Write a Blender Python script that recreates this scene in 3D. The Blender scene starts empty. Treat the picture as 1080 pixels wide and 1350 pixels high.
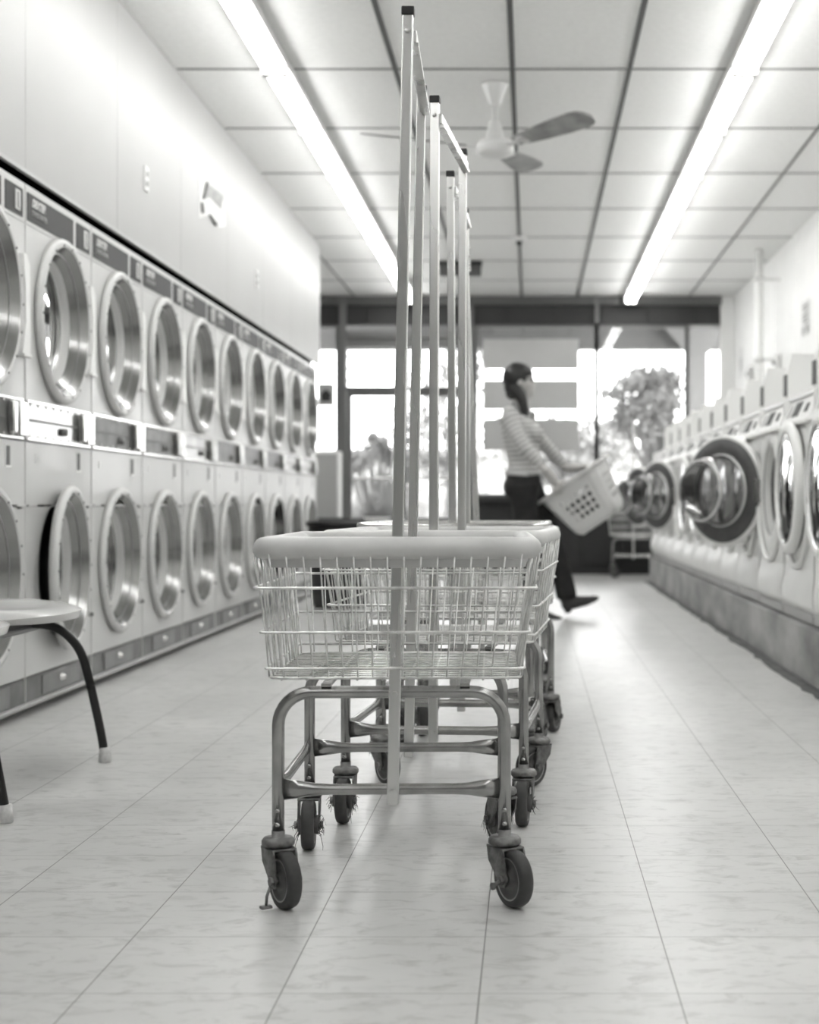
import bpy, bmesh, math, random
from mathutils import Vector, Matrix, Euler
random.seed(7)
PI = math.pi
C = bpy.context.scene.collection
S = bpy.context.scene
F = 2005.0; VX = 699.0; VY = 664.0; H = 0.753
def at(px, py, D):            # a pixel of the photo at depth D, in metres
    return Vector(((px-VX)/F*D, D, H+(VY-py)/F*D))
# ------------------------------------------------------------------ materials
MATS = {}
def mat(name, v, rough=0.5, metal=0.0, var=0.0, scale=20, bump=0.0, spec=0.5, emit=0, tint=(1.0, 1.0, 0.985), coat=0.0, stretch=(1,1,1), rvar=0.0):
    m = bpy.data.materials.new(name); m.use_nodes = True
    nt = m.node_tree; b = nt.nodes['Principled BSDF']
    col = (v*tint[0], v*tint[1], v*tint[2], 1)
    b.inputs['Base Color'].default_value = col
    b.inputs['Roughness'].default_value = rough
    b.inputs['Metallic'].default_value = metal
    b.inputs['Specular IOR Level'].default_value = spec
    b.inputs['Coat Weight'].default_value = coat
    if emit:
        b.inputs['Emission Color'].default_value = (1, 1, .99, 1); b.inputs['Emission Strength'].default_value = emit
    if var or bump or rvar:
        tc = nt.nodes.new('ShaderNodeTexCoord'); mp = nt.nodes.new('ShaderNodeMapping'); mp.inputs['Scale'].default_value = stretch
        nt.links.new(tc.outputs['Object'], mp.inputs['Vector'])
        n = nt.nodes.new('ShaderNodeTexNoise'); n.inputs['Scale'].default_value = scale; n.inputs['Detail'].default_value = 5
        nt.links.new(mp.outputs['Vector'], n.inputs['Vector'])
        if var:
            r = nt.nodes.new('ShaderNodeValToRGB')
            a = v*(1-var); c = min(1, v*(1+var))
            r.color_ramp.elements[0].position = .3; r.color_ramp.elements[1].position = .7
            r.color_ramp.elements[0].color = (a*tint[0], a*tint[1], a*tint[2], 1)
            r.color_ramp.elements[1].color = (c*tint[0], c*tint[1], c*tint[2], 1)
            nt.links.new(n.outputs['Fac'], r.inputs['Fac']); nt.links.new(r.outputs['Color'], b.inputs['Base Color'])
        if rvar:
            mr = nt.nodes.new('ShaderNodeMapRange'); mr.inputs[3].default_value = max(.02, rough-rvar); mr.inputs[4].default_value = rough+rvar
            nt.links.new(n.outputs['Fac'], mr.inputs[0]); nt.links.new(mr.outputs[0], b.inputs['Roughness'])
        if bump:
            bp = nt.nodes.new('ShaderNodeBump'); bp.inputs['Strength'].default_value = bump; bp.inputs['Distance'].default_value = .01
            nt.links.new(n.outputs['Fac'], bp.inputs['Height']); nt.links.new(bp.outputs['Normal'], b.inputs['Normal'])
    MATS[name] = m
    return m
def glassmat(name, tr=.9, refl=1.0, rough=.0, ior=1.5):
    m = bpy.data.materials.new(name); m.use_nodes = True; nt = m.node_tree; nt.nodes.clear()
    o = nt.nodes.new('ShaderNodeOutputMaterial'); mx = nt.nodes.new('ShaderNodeMixShader')
    t = nt.nodes.new('ShaderNodeBsdfTransparent'); t.inputs[0].default_value = (tr, tr, tr, 1)
    g = nt.nodes.new('ShaderNodeBsdfGlossy'); g.inputs['Roughness'].default_value = rough; g.inputs[0].default_value = (refl, refl, refl, 1)
    f = nt.nodes.new('ShaderNodeFresnel'); f.inputs[0].default_value = ior
    nt.links.new(f.outputs[0], mx.inputs[0]); nt.links.new(t.outputs[0], mx.inputs[1]); nt.links.new(g.outputs[0], mx.inputs[2])
    nt.links.new(mx.outputs[0], o.inputs[0]); return m
white = mat('white_enamel', .86, .45, var=.03, scale=6)
dryer_paint = mat('dryer_enamel', .60, .38, var=.03, scale=4, coat=.08)
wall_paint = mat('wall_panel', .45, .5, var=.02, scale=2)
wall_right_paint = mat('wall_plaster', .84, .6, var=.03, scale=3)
ceil_paint = mat('ceiling_tile', .86, .85, var=.03, scale=30)
dark_bar = mat('dark_tbar', .06, .5)
cross_bar = mat('grey_tbar', .16, .5)
chrome = mat('chrome', .72, .16, 1.0, var=.1, scale=25, rvar=.08)
steel = mat('worn_steel', .37, .25, 1.0, var=.22, scale=16, bump=.05, rvar=.06)
alu = mat('aluminium_tube', .68, .28, 1.0, var=.12, scale=12, stretch=(1, 1, .1), rvar=.08)
wire = mat('zinc_wire', .72, .34, 1.0, var=.25, scale=40)
fork_m = mat('caster_fork', .17, .45, .7, var=.5, scale=45, bump=.3)
rubber = mat('wheel_rubber', .045, .55, var=.35, scale=30)
hub_m = mat('wheel_hub', .09, .5, var=.3, scale=40)
hubline = mat('wheel_line', .35, .5)
bumper_m = mat('vinyl_bumper', .57, .38, var=.06, scale=14, bump=.15)
bumper_light = mat('pale_vinyl_bumper', .66, .4, var=.06, scale=14, bump=.1)
black = mat('black_plastic', .012, .45)
plate_dark = mat('dark_name_plate', .035, .5, spec=.3)
fuzz_m = mat('lint_thread', .12, .9)
stainless = mat('stainless', .31, .22, 1.0, var=.06, scale=3, rvar=.03)
stainless_dark = mat('drum_steel', .14, .3, 1.0, var=.3, scale=8)
drum_dark = mat('drum_back', .03, .5, .6)
gasket = mat('door_gasket', .085, .5, var=.2, scale=8)
void = mat('dark_inside', .012, .8)
kick_m = mat('kick_plate', .13, .4, var=.35, scale=10)
concrete = mat('concrete_curb', .36, .8, var=.4, scale=5, bump=.4, stretch=(1, .4, 1))
seat_m = mat('seat_plastic', .62, .25, var=.04, scale=9, coat=.3)
chair_leg = mat('chair_leg_black', .02, .35, .3)
foot_m = mat('chair_foot', .55, .5, var=.2, scale=60)
frame_m = mat('bronze_frame', .16, .45, .2)
frame_light = mat('pale_frame', .5, .4, .1)
dark_panel = mat('dark_fascia', .032, .6, var=.12, scale=2)
knee_m = mat('dark_knee_wall', .022, .6, var=.4, scale=3)
banner_m = mat('grey_banner', .48, .6, var=.04, scale=3)
paper = mat('paper', .72, .7)
paper_grey = mat('grey_print', .32, .7, var=.2, scale=30)
fan_m = mat('fan_white', .72, .35)
blade_m = mat('fan_blade', .28, .45, var=.35, scale=9)
skin = mat('skin', .50, .5, tint=(1, .98, .95))
hair_m = mat('hair', .014, .5, var=.5, scale=60, stretch=(1, 1, .2))
jeans_m = mat('dark_jeans', .011, .8, var=.5, scale=14)
boot_m = mat('boot_leather', .018, .35)
basket_m = mat('white_basket', .66, .4)
bin_m = mat('dark_bin', .05, .35, var=.3, scale=8)
bark = mat('bark', .12, .9, var=.4, scale=12)
leaf_m = mat('leaves', .11, .7, var=.4, scale=3)
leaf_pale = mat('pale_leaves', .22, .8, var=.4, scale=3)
grass_m = mat('grass_blades', .16, .8, var=.6, scale=6)
asphalt = mat('asphalt', .25, .9, var=.2, scale=3)
pale_ext = mat('pale_stucco', .5, .8, var=.1, scale=2)
tube_m = mat('fluorescent_tube', .9, .4, emit=13)
glass = glassmat('window_glass', .93)
dglass = glassmat('door_glass', .5, ior=1.55)
domeglass = glassmat('dome_glass', .66, .95, .03, 1.8)

# floor: 12 inch vinyl tiles with marbling, dark seams along the aisle and fainter ones across
def floor_material():
    m = bpy.data.materials.new('vinyl_tile_floor'); m.use_nodes = True; nt = m.node_tree; b = nt.nodes['Principled BSDF']
    N = nt.nodes.new; L = nt.links.new
    tc = N('ShaderNodeTexCoord'); sx = N('ShaderNodeSeparateXYZ'); L(tc.outputs['Object'], sx.inputs[0])
    def math_(op, a, bb=None, c=None):
        n = N('ShaderNodeMath'); n.operation = op
        for i, q in enumerate((a, bb, c)):
            if q is None: continue
            if isinstance(q, (int, float)): n.inputs[i].default_value = q
            else: L(q, n.inputs[i])
        return n.outputs[0]
    def seam(coord, off, w):
        s = math_('DIVIDE', math_('SUBTRACT', coord, off), .3055)
        fr = math_('FRACT', math_('ADD', s, 100.5)); d = math_('ABSOLUTE', math_('SUBTRACT', fr, .5))
        return math_('LESS_THAN', d, w/.3055), math_('FLOOR', math_('ADD', s, 100.0))
    sxm, ix = seam(sx.outputs[0], -.078, .0011); sym, iy = seam(sx.outputs[1], 2.338, .0013)
    # tiles alternate direction of marbling
    par = math_('MODULO', math_('ADD', ix, iy), 2)
    mp1 = N('ShaderNodeMapping'); mp1.inputs['Scale'].default_value = (9, 17, 9); L(tc.outputs['Object'], mp1.inputs[0])
    n1 = N('ShaderNodeTexNoise'); n1.inputs['Scale'].default_value = 1.6; n1.inputs['Detail'].default_value = 7; n1.inputs['Roughness'].default_value = .65; n1.inputs['Distortion'].default_value = .8; L(mp1.outputs[0], n1.inputs['Vector'])
    r1 = N('ShaderNodeValToRGB'); e = r1.color_ramp.elements; e[0].position = .28; e[0].color = (.40, .40, .39, 1); e[1].position = .50; e[1].color = (.60, .60, .59, 1)
    L(n1.outputs['Fac'], r1.inputs['Fac'])
    n2 = N('ShaderNodeTexNoise'); n2.inputs['Scale'].default_value = 2.2; n2.inputs['Detail'].default_value = 4; L(tc.outputs['Object'], n2.inputs['Vector'])
    r2 = N('ShaderNodeValToRGB'); e = r2.color_ramp.elements; e[0].position = .3; e[0].color = (.86, .86, .86, 1); e[1].position = .65; e[1].color = (1.03, 1.03, 1.03, 1); L(n2.outputs['Fac'], r2.inputs['Fac'])
    mul = N('ShaderNodeMix'); mul.data_type = 'RGBA'; mul.blend_type = 'MULTIPLY'; mul.inputs[0].default_value = 1; L(r1.outputs[0], mul.inputs[6]); L(r2.outputs[0], mul.inputs[7])
    # per tile value
    wn = N('ShaderNodeTexWhiteNoise'); wn.noise_dimensions = '2D'; cb = N('ShaderNodeCombineXYZ'); L(ix, cb.inputs[0]); L(iy, cb.inputs[1]); L(cb.outputs[0], wn.inputs['Vector'])
    tv = math_('MULTIPLY_ADD', wn.outputs['Value'], .05, .965)
    mul2 = N('ShaderNodeMix'); mul2.data_type = 'RGBA'; mul2.blend_type = 'MULTIPLY'; mul2.inputs[0].default_value = 1; L(mul.outputs[2], mul2.inputs[6])
    cc = N('ShaderNodeCombineXYZ'); [L(tv, cc.inputs[i]) for i in range(3)]; L(cc.outputs[0], mul2.inputs[7])
    # small scuffs
    mp3 = N('ShaderNodeMapping'); mp3.inputs['Scale'].default_value = (9, 17, 9); L(tc.outputs['Object'], mp3.inputs[0])
    n3 = N('ShaderNodeTexNoise'); n3.inputs['Scale'].default_value = 3.2; n3.inputs['Detail'].default_value = 9; n3.inputs['Roughness'].default_value = .75; n3.inputs['Distortion'].default_value = 1.4; L(mp3.outputs[0], n3.inputs['Vector'])
    sc = N('ShaderNodeValToRGB'); e = sc.color_ramp.elements; e[0].position = .31; e[0].color = (.45, .45, .45, 1); e[1].position = .36; e[1].color = (1, 1, 1, 1); L(n3.outputs['Fac'], sc.inputs['Fac'])
    mul3 = N('ShaderNodeMix'); mul3.data_type = 'RGBA'; mul3.blend_type = 'MULTIPLY'; mul3.inputs[0].default_value = 1; L(mul2.outputs[2], mul3.inputs[6]); L(sc.outputs[0], mul3.inputs[7])
    mA = N('ShaderNodeMix'); mA.data_type = 'RGBA'; L(math_('MULTIPLY', sxm, .85), mA.inputs[0]); L(mul3.outputs[2], mA.inputs[6]); mA.inputs[7].default_value = (.06, .06, .055, 1)
    mB = N('ShaderNodeMix'); mB.data_type = 'RGBA'; L(math_('MULTIPLY', sym, .6), mB.inputs[0]); L(mA.outputs[2], mB.inputs[6]); mB.inputs[7].default_value = (.1, .1, .1, 1)
    L(mB.outputs[2], b.inputs['Base Color'])
    mr = N('ShaderNodeMapRange'); mr.inputs[3].default_value = .22; mr.inputs[4].default_value = .42; L(n2.outputs['Fac'], mr.inputs[0]); L(mr.outputs[0], b.inputs['Roughness'])
    bp = N('ShaderNodeBump'); bp.inputs['Strength'].default_value = .12; bp.inputs['Distance'].default_value = .004; L(n1.outputs['Fac'], bp.inputs['Height']); L(bp.outputs[0], b.inputs['Normal'])
    return m
floor_m = floor_material()
# ------------------------------------------------------------------ mesh helpers
def obj(name, bm, m, parent=None, smooth=None):
    me = bpy.data.meshes.new(name)
    bmesh.ops.recalc_face_normals(bm, faces=bm.faces)
    bm.to_mesh(me); bm.free()
    if smooth is not None:
        for p in me.polygons: p.use_smooth = smooth
    for x in (m if isinstance(m, (list, tuple)) else [m]): me.materials.append(x)
    o = bpy.data.objects.new(name, me); C.objects.link(o)
    if parent: o.parent = parent
    return o
def thing(name, label, cat, loc=(0, 0, 0), rotz=0, group=None):
    o = bpy.data.objects.new(name, None); C.objects.link(o); o.empty_display_size = .1
    o.location = loc; o.rotation_euler = (0, 0, rotz); o['label'] = label; o['category'] = cat
    if group: o['group'] = group
    return o
def tag(o, label, cat, group=None, kind=None):
    o['label'] = label; o['category'] = cat
    if group: o['group'] = group
    if kind: o['kind'] = kind
    return o
def struct(name, bm, m, smooth=None):
    o = obj(name, bm, m, None, smooth); o['kind'] = 'structure'; return o
def NB(): return bmesh.new()
def box(bm, x0, x1, y0, y1, z0, z1, bev=0, mi=0, seg=2, M=None):
    r = bmesh.ops.create_cube(bm, size=1)
    vs = r['verts']
    for v in vs:
        v.co = Vector(((x0+x1)/2+v.co.x*(x1-x0), (y0+y1)/2+v.co.y*(y1-y0), (z0+z1)/2+v.co.z*(z1-z0)))
    fs = set(f for v in vs for f in v.link_faces)
    for f in fs: f.material_index = mi
    if bev:
        es = list(set(e for v in vs for e in v.link_edges))
        rr = bmesh.ops.bevel(bm, geom=es, offset=bev, segments=seg, affect='EDGES', profile=.5)
        vs = list(set(v for f in rr['faces'] for v in f.verts) | set(v for v in vs if v.is_valid))
        for f in rr['faces']: f.material_index = mi; f.smooth = True
    if M is not None:
        for v in vs: v.co = M @ v.co
    return vs
def frames(pts, closed=False):
    n = len(pts); T = []
    for i in range(n):
        if closed: t = pts[(i+1) % n]-pts[i-1]
        else: t = pts[min(i+1, n-1)]-pts[max(i-1, 0)]
        T.append(t.normalized())
    a = Vector((0, 0, 1)) if abs(T[0].z) < .9 else Vector((1, 0, 0))
    u = (a-T[0]*a.dot(T[0])).normalized(); U = [u]
    for i in range(1, n):
        u = U[-1]-T[i]*U[-1].dot(T[i]); U.append(u.normalized())
    return T, U
def sweep(bm, pts, r, n=8, closed=False, mi=0, r2=None, rs=None):
    pts = [Vector(p) for p in pts]; T, U = frames(pts, closed); rings = []
    for i, p in enumerate(pts):
        w = T[i].cross(U[i]); rr = rs[i] if rs else r; ra, rb = rr if isinstance(rr, tuple) else (rr, (r2 or rr))
        rings.append([bm.verts.new(p+U[i]*math.cos(2*PI*k/n)*ra+w*math.sin(2*PI*k/n)*rb) for k in range(n)])
    m = len(rings)
    for i in range(m if closed else m-1):
        A, B = rings[i], rings[(i+1) % m]
        for k in range(n):
            f = bm.faces.new((A[k], A[(k+1) % n], B[(k+1) % n], B[k])); f.smooth = True; f.material_index = mi
    if not closed:
        for R in (rings[0], rings[-1]):
            f = bm.faces.new(R); f.material_index = mi
    return rings
def lathe(bm, prof, origin=(0, 0, 0), axis='x', n=48, mi=0, smooth=True, sy=1, closed=False):
    # prof: (radius, offset along axis)
    o = Vector(origin); rings = []
    for r, a in prof:
        ring = []
        for k in range(n):
            t = 2*PI*k/n; c, s = math.cos(t)*r, math.sin(t)*r
            p = {'x': Vector((a, c, s)), 'y': Vector((c, a, s)), 'z': Vector((c, s*sy, a))}[axis]
            ring.append(bm.verts.new(o+p))
        rings.append(ring)
    m = len(rings)
    for i in range(m if closed else m-1):
        A, B = rings[i], rings[(i+1) % m]
        for k in range(n):
            try:
                f = bm.faces.new((A[k], A[(k+1) % n], B[(k+1) % n], B[k])); f.smooth = smooth; f.material_index = mi
            except ValueError: pass
    if not closed:
        for R, (r, a) in ((rings[0], prof[0]), (rings[-1], prof[-1])):
            if r < .012:
                f = bm.faces.new(R); f.material_index = mi
def prism(bm, poly, a0, a1, axis='x', mi=0, M=None):
    def P(u, v, a):
        p = {'x': Vector((a, u, v)), 'y': Vector((u, a, v)), 'z': Vector((u, v, a))}[axis]
        return M @ p if M is not None else p
    A = [bm.verts.new(P(u, v, a0)) for u, v in poly]; B = [bm.verts.new(P(u, v, a1)) for u, v in poly]
    n = len(poly); fs = [bm.faces.new(A), bm.faces.new(B)]
    for i in range(n): fs.append(bm.faces.new((A[i], A[(i+1) % n], B[(i+1) % n], B[i])))
    for f in fs: f.material_index = mi
def holed(bm, P, u0, u1, v0, v1, cu, cv, r, n=40, mi=0, lip=None):
    """flat plate in (u,v) with a round hole; P maps (u,v,w) to space; lip = inward depth of the hole wall"""
    inner = []; outer = []; lipv = []
    angs = sorted(set([2*PI*k/n for k in range(n)] + [math.atan2(b-cv, a-cu) % (2*PI) for a in (u0, u1) for b in (v0, v1)]))
    for t in angs:
        c, s = math.cos(t), math.sin(t)
        k = min([((u1-cu)/c if c > 1e-9 else (u0-cu)/c if c < -1e-9 else 1e9), ((v1-cv)/s if s > 1e-9 else (v0-cv)/s if s < -1e-9 else 1e9)])
        inner.append(bm.verts.new(P(cu+c*r, cv+s*r, 0))); outer.append(bm.verts.new(P(cu+c*k, cv+s*k, 0)))
        if lip: lipv.append(bm.verts.new(P(cu+c*r, cv+s*r, lip)))
    m = len(angs)
    for i in range(m):
        j = (i+1) % m
        f = bm.faces.new((inner[i], outer[i], outer[j], inner[j])); f.material_index = mi
        if lip:
            f = bm.faces.new((inner[i], inner[j], lipv[j], lipv[i])); f.material_index = mi; f.smooth = True
def children(o): return [c for c in bpy.data.objects if c.parent == o]
def copy_tree(o, parent=None):
    kids = children(o)
    c = o.copy(); C.objects.link(c)
    if parent: c.parent = parent
    for k in kids: copy_tree(k, c)
    return c
def text_mesh(body, size, name, m, parent, M, extrude=.0008, shear=0, bold=0):
    cu = bpy.data.curves.new(name, 'FONT'); cu.body = body; cu.size = size; cu.extrude = extrude; cu.shear = shear; cu.offset = bold
    t = bpy.data.objects.new('t', cu); C.objects.link(t)
    dg = bpy.context.evaluated_depsgraph_get(); dg.update()
    me = bpy.data.meshes.new_from_object(t.evaluated_get(dg))
    bpy.data.objects.remove(t); me.transform(M); me.materials.clear(); me.materials.append(m)
    o = bpy.data.objects.new(name, me); C.objects.link(o); o.parent = parent
    return o
def remeshed(name, bm, m, parent, voxel, smooth=4):
    """one continuous skin grown over overlapping shapes"""
    o = obj(name, bm, m, None)
    md = o.modifiers.new('r', 'REMESH'); md.mode = 'VOXEL'; md.voxel_size = voxel
    sm = o.modifiers.new('s', 'SMOOTH'); sm.iterations = smooth; sm.factor = .5
    dg = bpy.context.evaluated_depsgraph_get(); dg.update()
    me = bpy.data.meshes.new_from_object(o.evaluated_get(dg))
    o.modifiers.clear(); o.data = me
    for p in me.polygons: p.use_smooth = True
    if parent: o.parent = parent
    return o

# ================================================================== THE ROOM
CZ = H+2.2125; YB = 16.2; XL = -1.797; XR = 2.17
bm = NB(); box(bm, -3.2, 3.0, -3.5, YB+.1, -.1, 0); struct('floor', bm, floor_m)
bm = NB(); box(bm, -3.2, 3.0, -3.5, YB, CZ, CZ+.1); struct('ceiling', bm, ceil_paint)
bm = NB()
for k in range(-3, 5):
    x = -.09+.595*k
    if x > XR or x < -2.5: continue
    wdt = .013 if -2 < k < 3 else .007
    box(bm, x-wdt, x+wdt, -3.4, YB-.01, CZ-.006, CZ-.0005)
struct('trim_1', bm, dark_bar)
bm = NB()
for k in range(-9, 8):
    y = 7.735+1.2195*k
    if y > YB-.05: continue
    box(bm, -3.0, XR, y-.009, y+.009, CZ-.0045, CZ-.0005)
struct('trim_2', bm, cross_bar)
# bulkhead wall over the dryers, in panels with fine joints
bm = NB()
y = 6.62-1.205*8
while y < 12.9:
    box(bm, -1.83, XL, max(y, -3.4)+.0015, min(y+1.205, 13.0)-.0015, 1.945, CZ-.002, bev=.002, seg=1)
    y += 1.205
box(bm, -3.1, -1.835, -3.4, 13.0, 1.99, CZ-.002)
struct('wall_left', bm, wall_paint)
bm = NB(); box(bm, XL-.012, XL+.004, -3.4, 13.0, 1.93, 1.944); box(bm, XL-.02, XL+.004, -3.4, 12.99, CZ-.014, CZ-.0065)
struct('trim_3', bm, frame_light)
bm = NB(); box(bm, -1.93, -1.865, -3.4, 12.99, 1.8895, 1.988); struct('trim_9', bm, mat('painted_gap_shadow', .006, 1.0, spec=0))  # black filler strip paints the shade in the gap above the dryers
bm = NB(); box(bm, -3.1, -2.62, -3.4, 13.0, .0, 1.985); box(bm, -3.2, -2.72, 13.0, YB, 0, CZ-.002); struct('wall_left_rear', bm, wall_paint)
bm = NB(); box(bm, XR, XR+.15, -3.4, YB+.1, 0, CZ-.002)
for yy in (6.2, 7.42, 8.64, 9.86, 11.08, 12.3, 13.52, 14.74):
    box(bm, XR-.004, XR+.01, yy-.02, yy+.02, .2, CZ-.003, bev=.0015, seg=1)
struct('wall_right', bm, wall_right_paint)
bm = NB(); box(bm, -3.2, 3.0, -3.6, -3.45, 0, CZ); struct('wall_front', bm, mat('front_wall_paint', .4, .6))

# window wall
K = YB/F
def X(px): return (px-VX)*K
def Z(py): return H+(VY-py)*K
bm = NB()      # dark fascia panels above the glass
px = 420
while px < 950:
    box(bm, X(px)+.004, X(min(px+62, 950))-.004, YB+.0, YB+.06, Z(428), Z(402)-.004, bev=.004, seg=1); px += 62
box(bm, -2.72, X(950), YB+.02, YB+.1, Z(428), CZ)
struct('wall_back', bm, dark_panel)
bm = NB()      # ribbed strip under the ceiling
box(bm, -2.72, X(950), YB-.02, YB+.02, Z(402), CZ-.003)
x = -2.7
while x < X(949):
    box(bm, x, x+.028, YB-.045, YB-.02, Z(402), CZ-.008); x += .062
struct('trim_4', bm, frame_m)
bm = NB(); box(bm, X(950), XR, YB-.02, YB+.1, 0, CZ-.002); struct('wall_back_right', bm, wall_right_paint)
bm = NB()      # dark knee wall under the windows
box(bm, X(624), X(950), YB, YB+.12, 0, Z(662)); box(bm, -2.72, X(449), YB, YB+.12, 0, Z(662))
for a, b in ((626, 668), (672, 716), (720, 764), (768, 812), (816, 860), (864, 906)):
    box(bm, X(a), X(b), YB-.02, YB+.01, .1, Z(668), bev=.006, seg=1)
struct('wall_back_lower', bm, knee_m)
bm = NB(); box(bm, X(624), X(950), YB-.06, YB+.12, Z(662), Z(655), bev=.005); box(bm, -2.72, X(449), YB-.06, YB+.12, Z(662), Z(655), bev=.005); struct('trim_5', bm, dark_panel)
def window(n, a, b, z0, z1, fm=frame_m, w=.018, extra=()):
    bm = NB(); x0, x1 = X(a), X(b)
    for q in ((x0-w, x0+w), (x1-w, x1+w)): box(bm, q[0], q[1], YB, YB+.1, z0, z1, bev=.003, seg=1)
    box(bm, x0+w, x1-w, YB+.01, YB+.09, z1-.03, z1, bev=.003, seg=1); box(bm, x0+w, x1-w, YB+.01, YB+.09, z0, z0+.03, bev=.003, seg=1)
    for e in extra: box(bm, x0+w, x1-w, YB+.02, YB+.08, Z(e)-.012, Z(e)+.012)
    fr = struct('window_%d' % n, bm, fm)
    bm = NB(); box(bm, x0+w, x1-w, YB+.045, YB+.055, z0+.03, z1-.03); obj('glass_pane', bm, glass, fr)
zs, zt = Z(655), Z(428)
window(1, 627, 787, zs, zt, frame_m, .022); window(2, 787, 906, zs, zt, frame_m, .022); window(3, 907, 951, zs, zt, frame_light, .009); window(4, 364, 445, zs, zt)
bm = NB(); box(bm, X(784), X(790), YB-.05, YB+.12, zt, CZ-.01, bev=.004, seg=1); struct('trim_6', bm, frame_m)
# entrance: double glazed door with a transom above
bm = NB()
box(bm, X(448), X(457), YB-.06, YB+.12, 0, CZ-.01, bev=.006); box(bm, X(618), X(625), YB-.06, YB+.12, 0, Z(402), bev=.006)
box(bm, X(457), X(618), YB-.05, YB+.1, Z(447), Z(437), bev=.01); box(bm, X(457), X(618), YB-.02, YB+.1, Z(458), Z(447))
box(bm, X(457), X(618), YB-.03, YB+.09, Z(515), Z(510), bev=.005); box(bm, X(528), X(536), YB-.03, YB+.09, Z(510), Z(458), bev=.004)
dfr = struct('door_1', bm, frame_m)
bm = NB(); box(bm, X(457), X(618), YB+.04, YB+.05, Z(510), Z(458)); obj('glass_pane', bm, glass, dfr)
bm = NB()
for py in (470, 486, 502): box(bm, X(457), X(528), YB-.01, YB+.02, Z(py)-.012, Z(py)+.012)
obj('transom_bar', bm, frame_light, dfr)
for i, (a, b) in enumerate(((457, 537), (538, 618))):
    bm = NB(); zt2 = Z(515)
    box(bm, X(a)+.005, X(a)+.055, YB-.0, YB+.05, .02, zt2, bev=.004); box(bm, X(b)-.055, X(b)-.005, YB, YB+.05, .02, zt2, bev=.004)
    box(bm, X(a)+.055, X(b)-.055, YB, YB+.05, .02, .50, bev=.004); box(bm, X(a)+.055, X(b)-.055, YB, YB+.05, zt2-.06, zt2, bev=.004)
    lf = obj('door_leaf', bm, frame_m, dfr)
    bm = NB(); box(bm, X(a)+.055, X(b)-.055, YB+.02, YB+.03, .50, zt2-.06); obj('glass_pane', bm, glass, lf)
    bm = NB(); sweep(bm, [(X(a)+.06, YB-.05, 1.02), (X(b)-.06, YB-.05, 1.02)], .013); obj('push_bar', bm, chrome, lf)
# banners hanging inside the middle window
for i, (y0, y1, lab) in enumerate(((448, 488, 'topmost of the three plain grey banners hung across the window'), (502, 541, 'middle of the three plain grey banners, level with the woman\'s head'), (553, 594, 'lowest of the three plain grey banners in the window'))):
    bm = NB(); box(bm, X(637), X(763), YB-.09, YB-.075, Z(y1), Z(y0), bev=.003, seg=1)
    o = obj('window_banner', bm, banner_m); tag(o, lab, 'banner', 'grey window banners')
# little items left of the door
t = thing('window_sign', 'small square notice with dark house-shaped mark left of the entrance door', 'sign', (X(431), YB-.06, Z(521)))
bm = NB(); box(bm, -.085, .085, -.008, .004, -.12, .12, bev=.003, seg=1); obj('sign_board', bm, mat('sign_board', .45, .6), t)
bm = NB(); prism(bm, [(-.05, -.07), (.05, -.07), (.05, .0), (.065, .0), (0, .06), (-.065, .0), (-.05, .0)], -.012, -.0082, 'y'); obj('sign_mark', bm, plate_dark, t)
t = thing('wall_cabinet', 'pale boxy cabinet standing against the window left of the entrance door', 'cabinet', (X(433), YB-.22, 0))
bm = NB(); box(bm, -.22, .16, -.12, .14, .30, Z(596), bev=.01); obj('cabinet_body', bm, white, t)
bm = NB(); box(bm, -.20, .14, -.14, -.122, .36, Z(600), bev=.006); obj('cabinet_door', bm, wall_paint, t)
bm = NB(); box(bm, -.19, .13, -.10, .12, .0, .30); obj('cabinet_base', bm, plate_dark, t)

# ================================================================== OUTSIDE
bm = NB(); box(bm, -30, 30, YB+.12, 90, -.12, -.02); g = struct('ground', bm, asphalt)
t = thing('entrance_canopy', 'dark flat canopy over the pavement outside the windows', 'canopy', (0, 19, 0))
bm = NB(); box(bm, -6, 3.2, -2.7, .4, 3.0, 3.12); obj('canopy_soffit', bm, mat('soffit', .09, .7), t)
bm = NB(); box(bm, -6, 3.2, 0, .25, 2.685, 3.0, bev=.02); obj('canopy_beam', bm, mat('canopy_beam', .17, .6, var=.1, scale=2), t)
t = thing('canopy_column', 'grey square column holding up the canopy outside at the right', 'column', (2.05, 18.8, 0))
bm = NB(); box(bm, -.125, .125, -.12, .12, .0, 3.0, bev=.01); obj('column_shaft', bm, mat('column_paint', .22, .7), t)
bm = NB(); prism(bm, [(-.5, 3.0), (.5, 3.0), (.30, 2.8), (.135, 2.6), (-.135, 2.6), (-.30, 2.8)], -.14, -.122, 'y'); obj('column_capital', bm, MATS['column_paint'], t)
def foliage(bm, blobs, n, size):
    for i in range(n):
        cx, cy, cz, rx, ry, rz = random.choice(blobs)
        d = Vector((random.gauss(0, 1), random.gauss(0, 1), random.gauss(0, 1))).normalized()*(random.random()**.45)
        p = Vector((cx+d.x*rx, cy+d.y*ry, cz+d.z*rz))
        R = Euler((random.uniform(0, 6.3), random.uniform(0, 6.3), random.uniform(0, 6.3))).to_matrix(); s = size*random.uniform(.6, 1.3)
        q = [R @ Vector(v) for v in ((-s*.5, 0, 0), (0, -s*.3, s*.06), (s*.6, 0, 0), (0, s*.3, s*.06))]
        bm.faces.new([bm.verts.new(p+v) for v in q])
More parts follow.
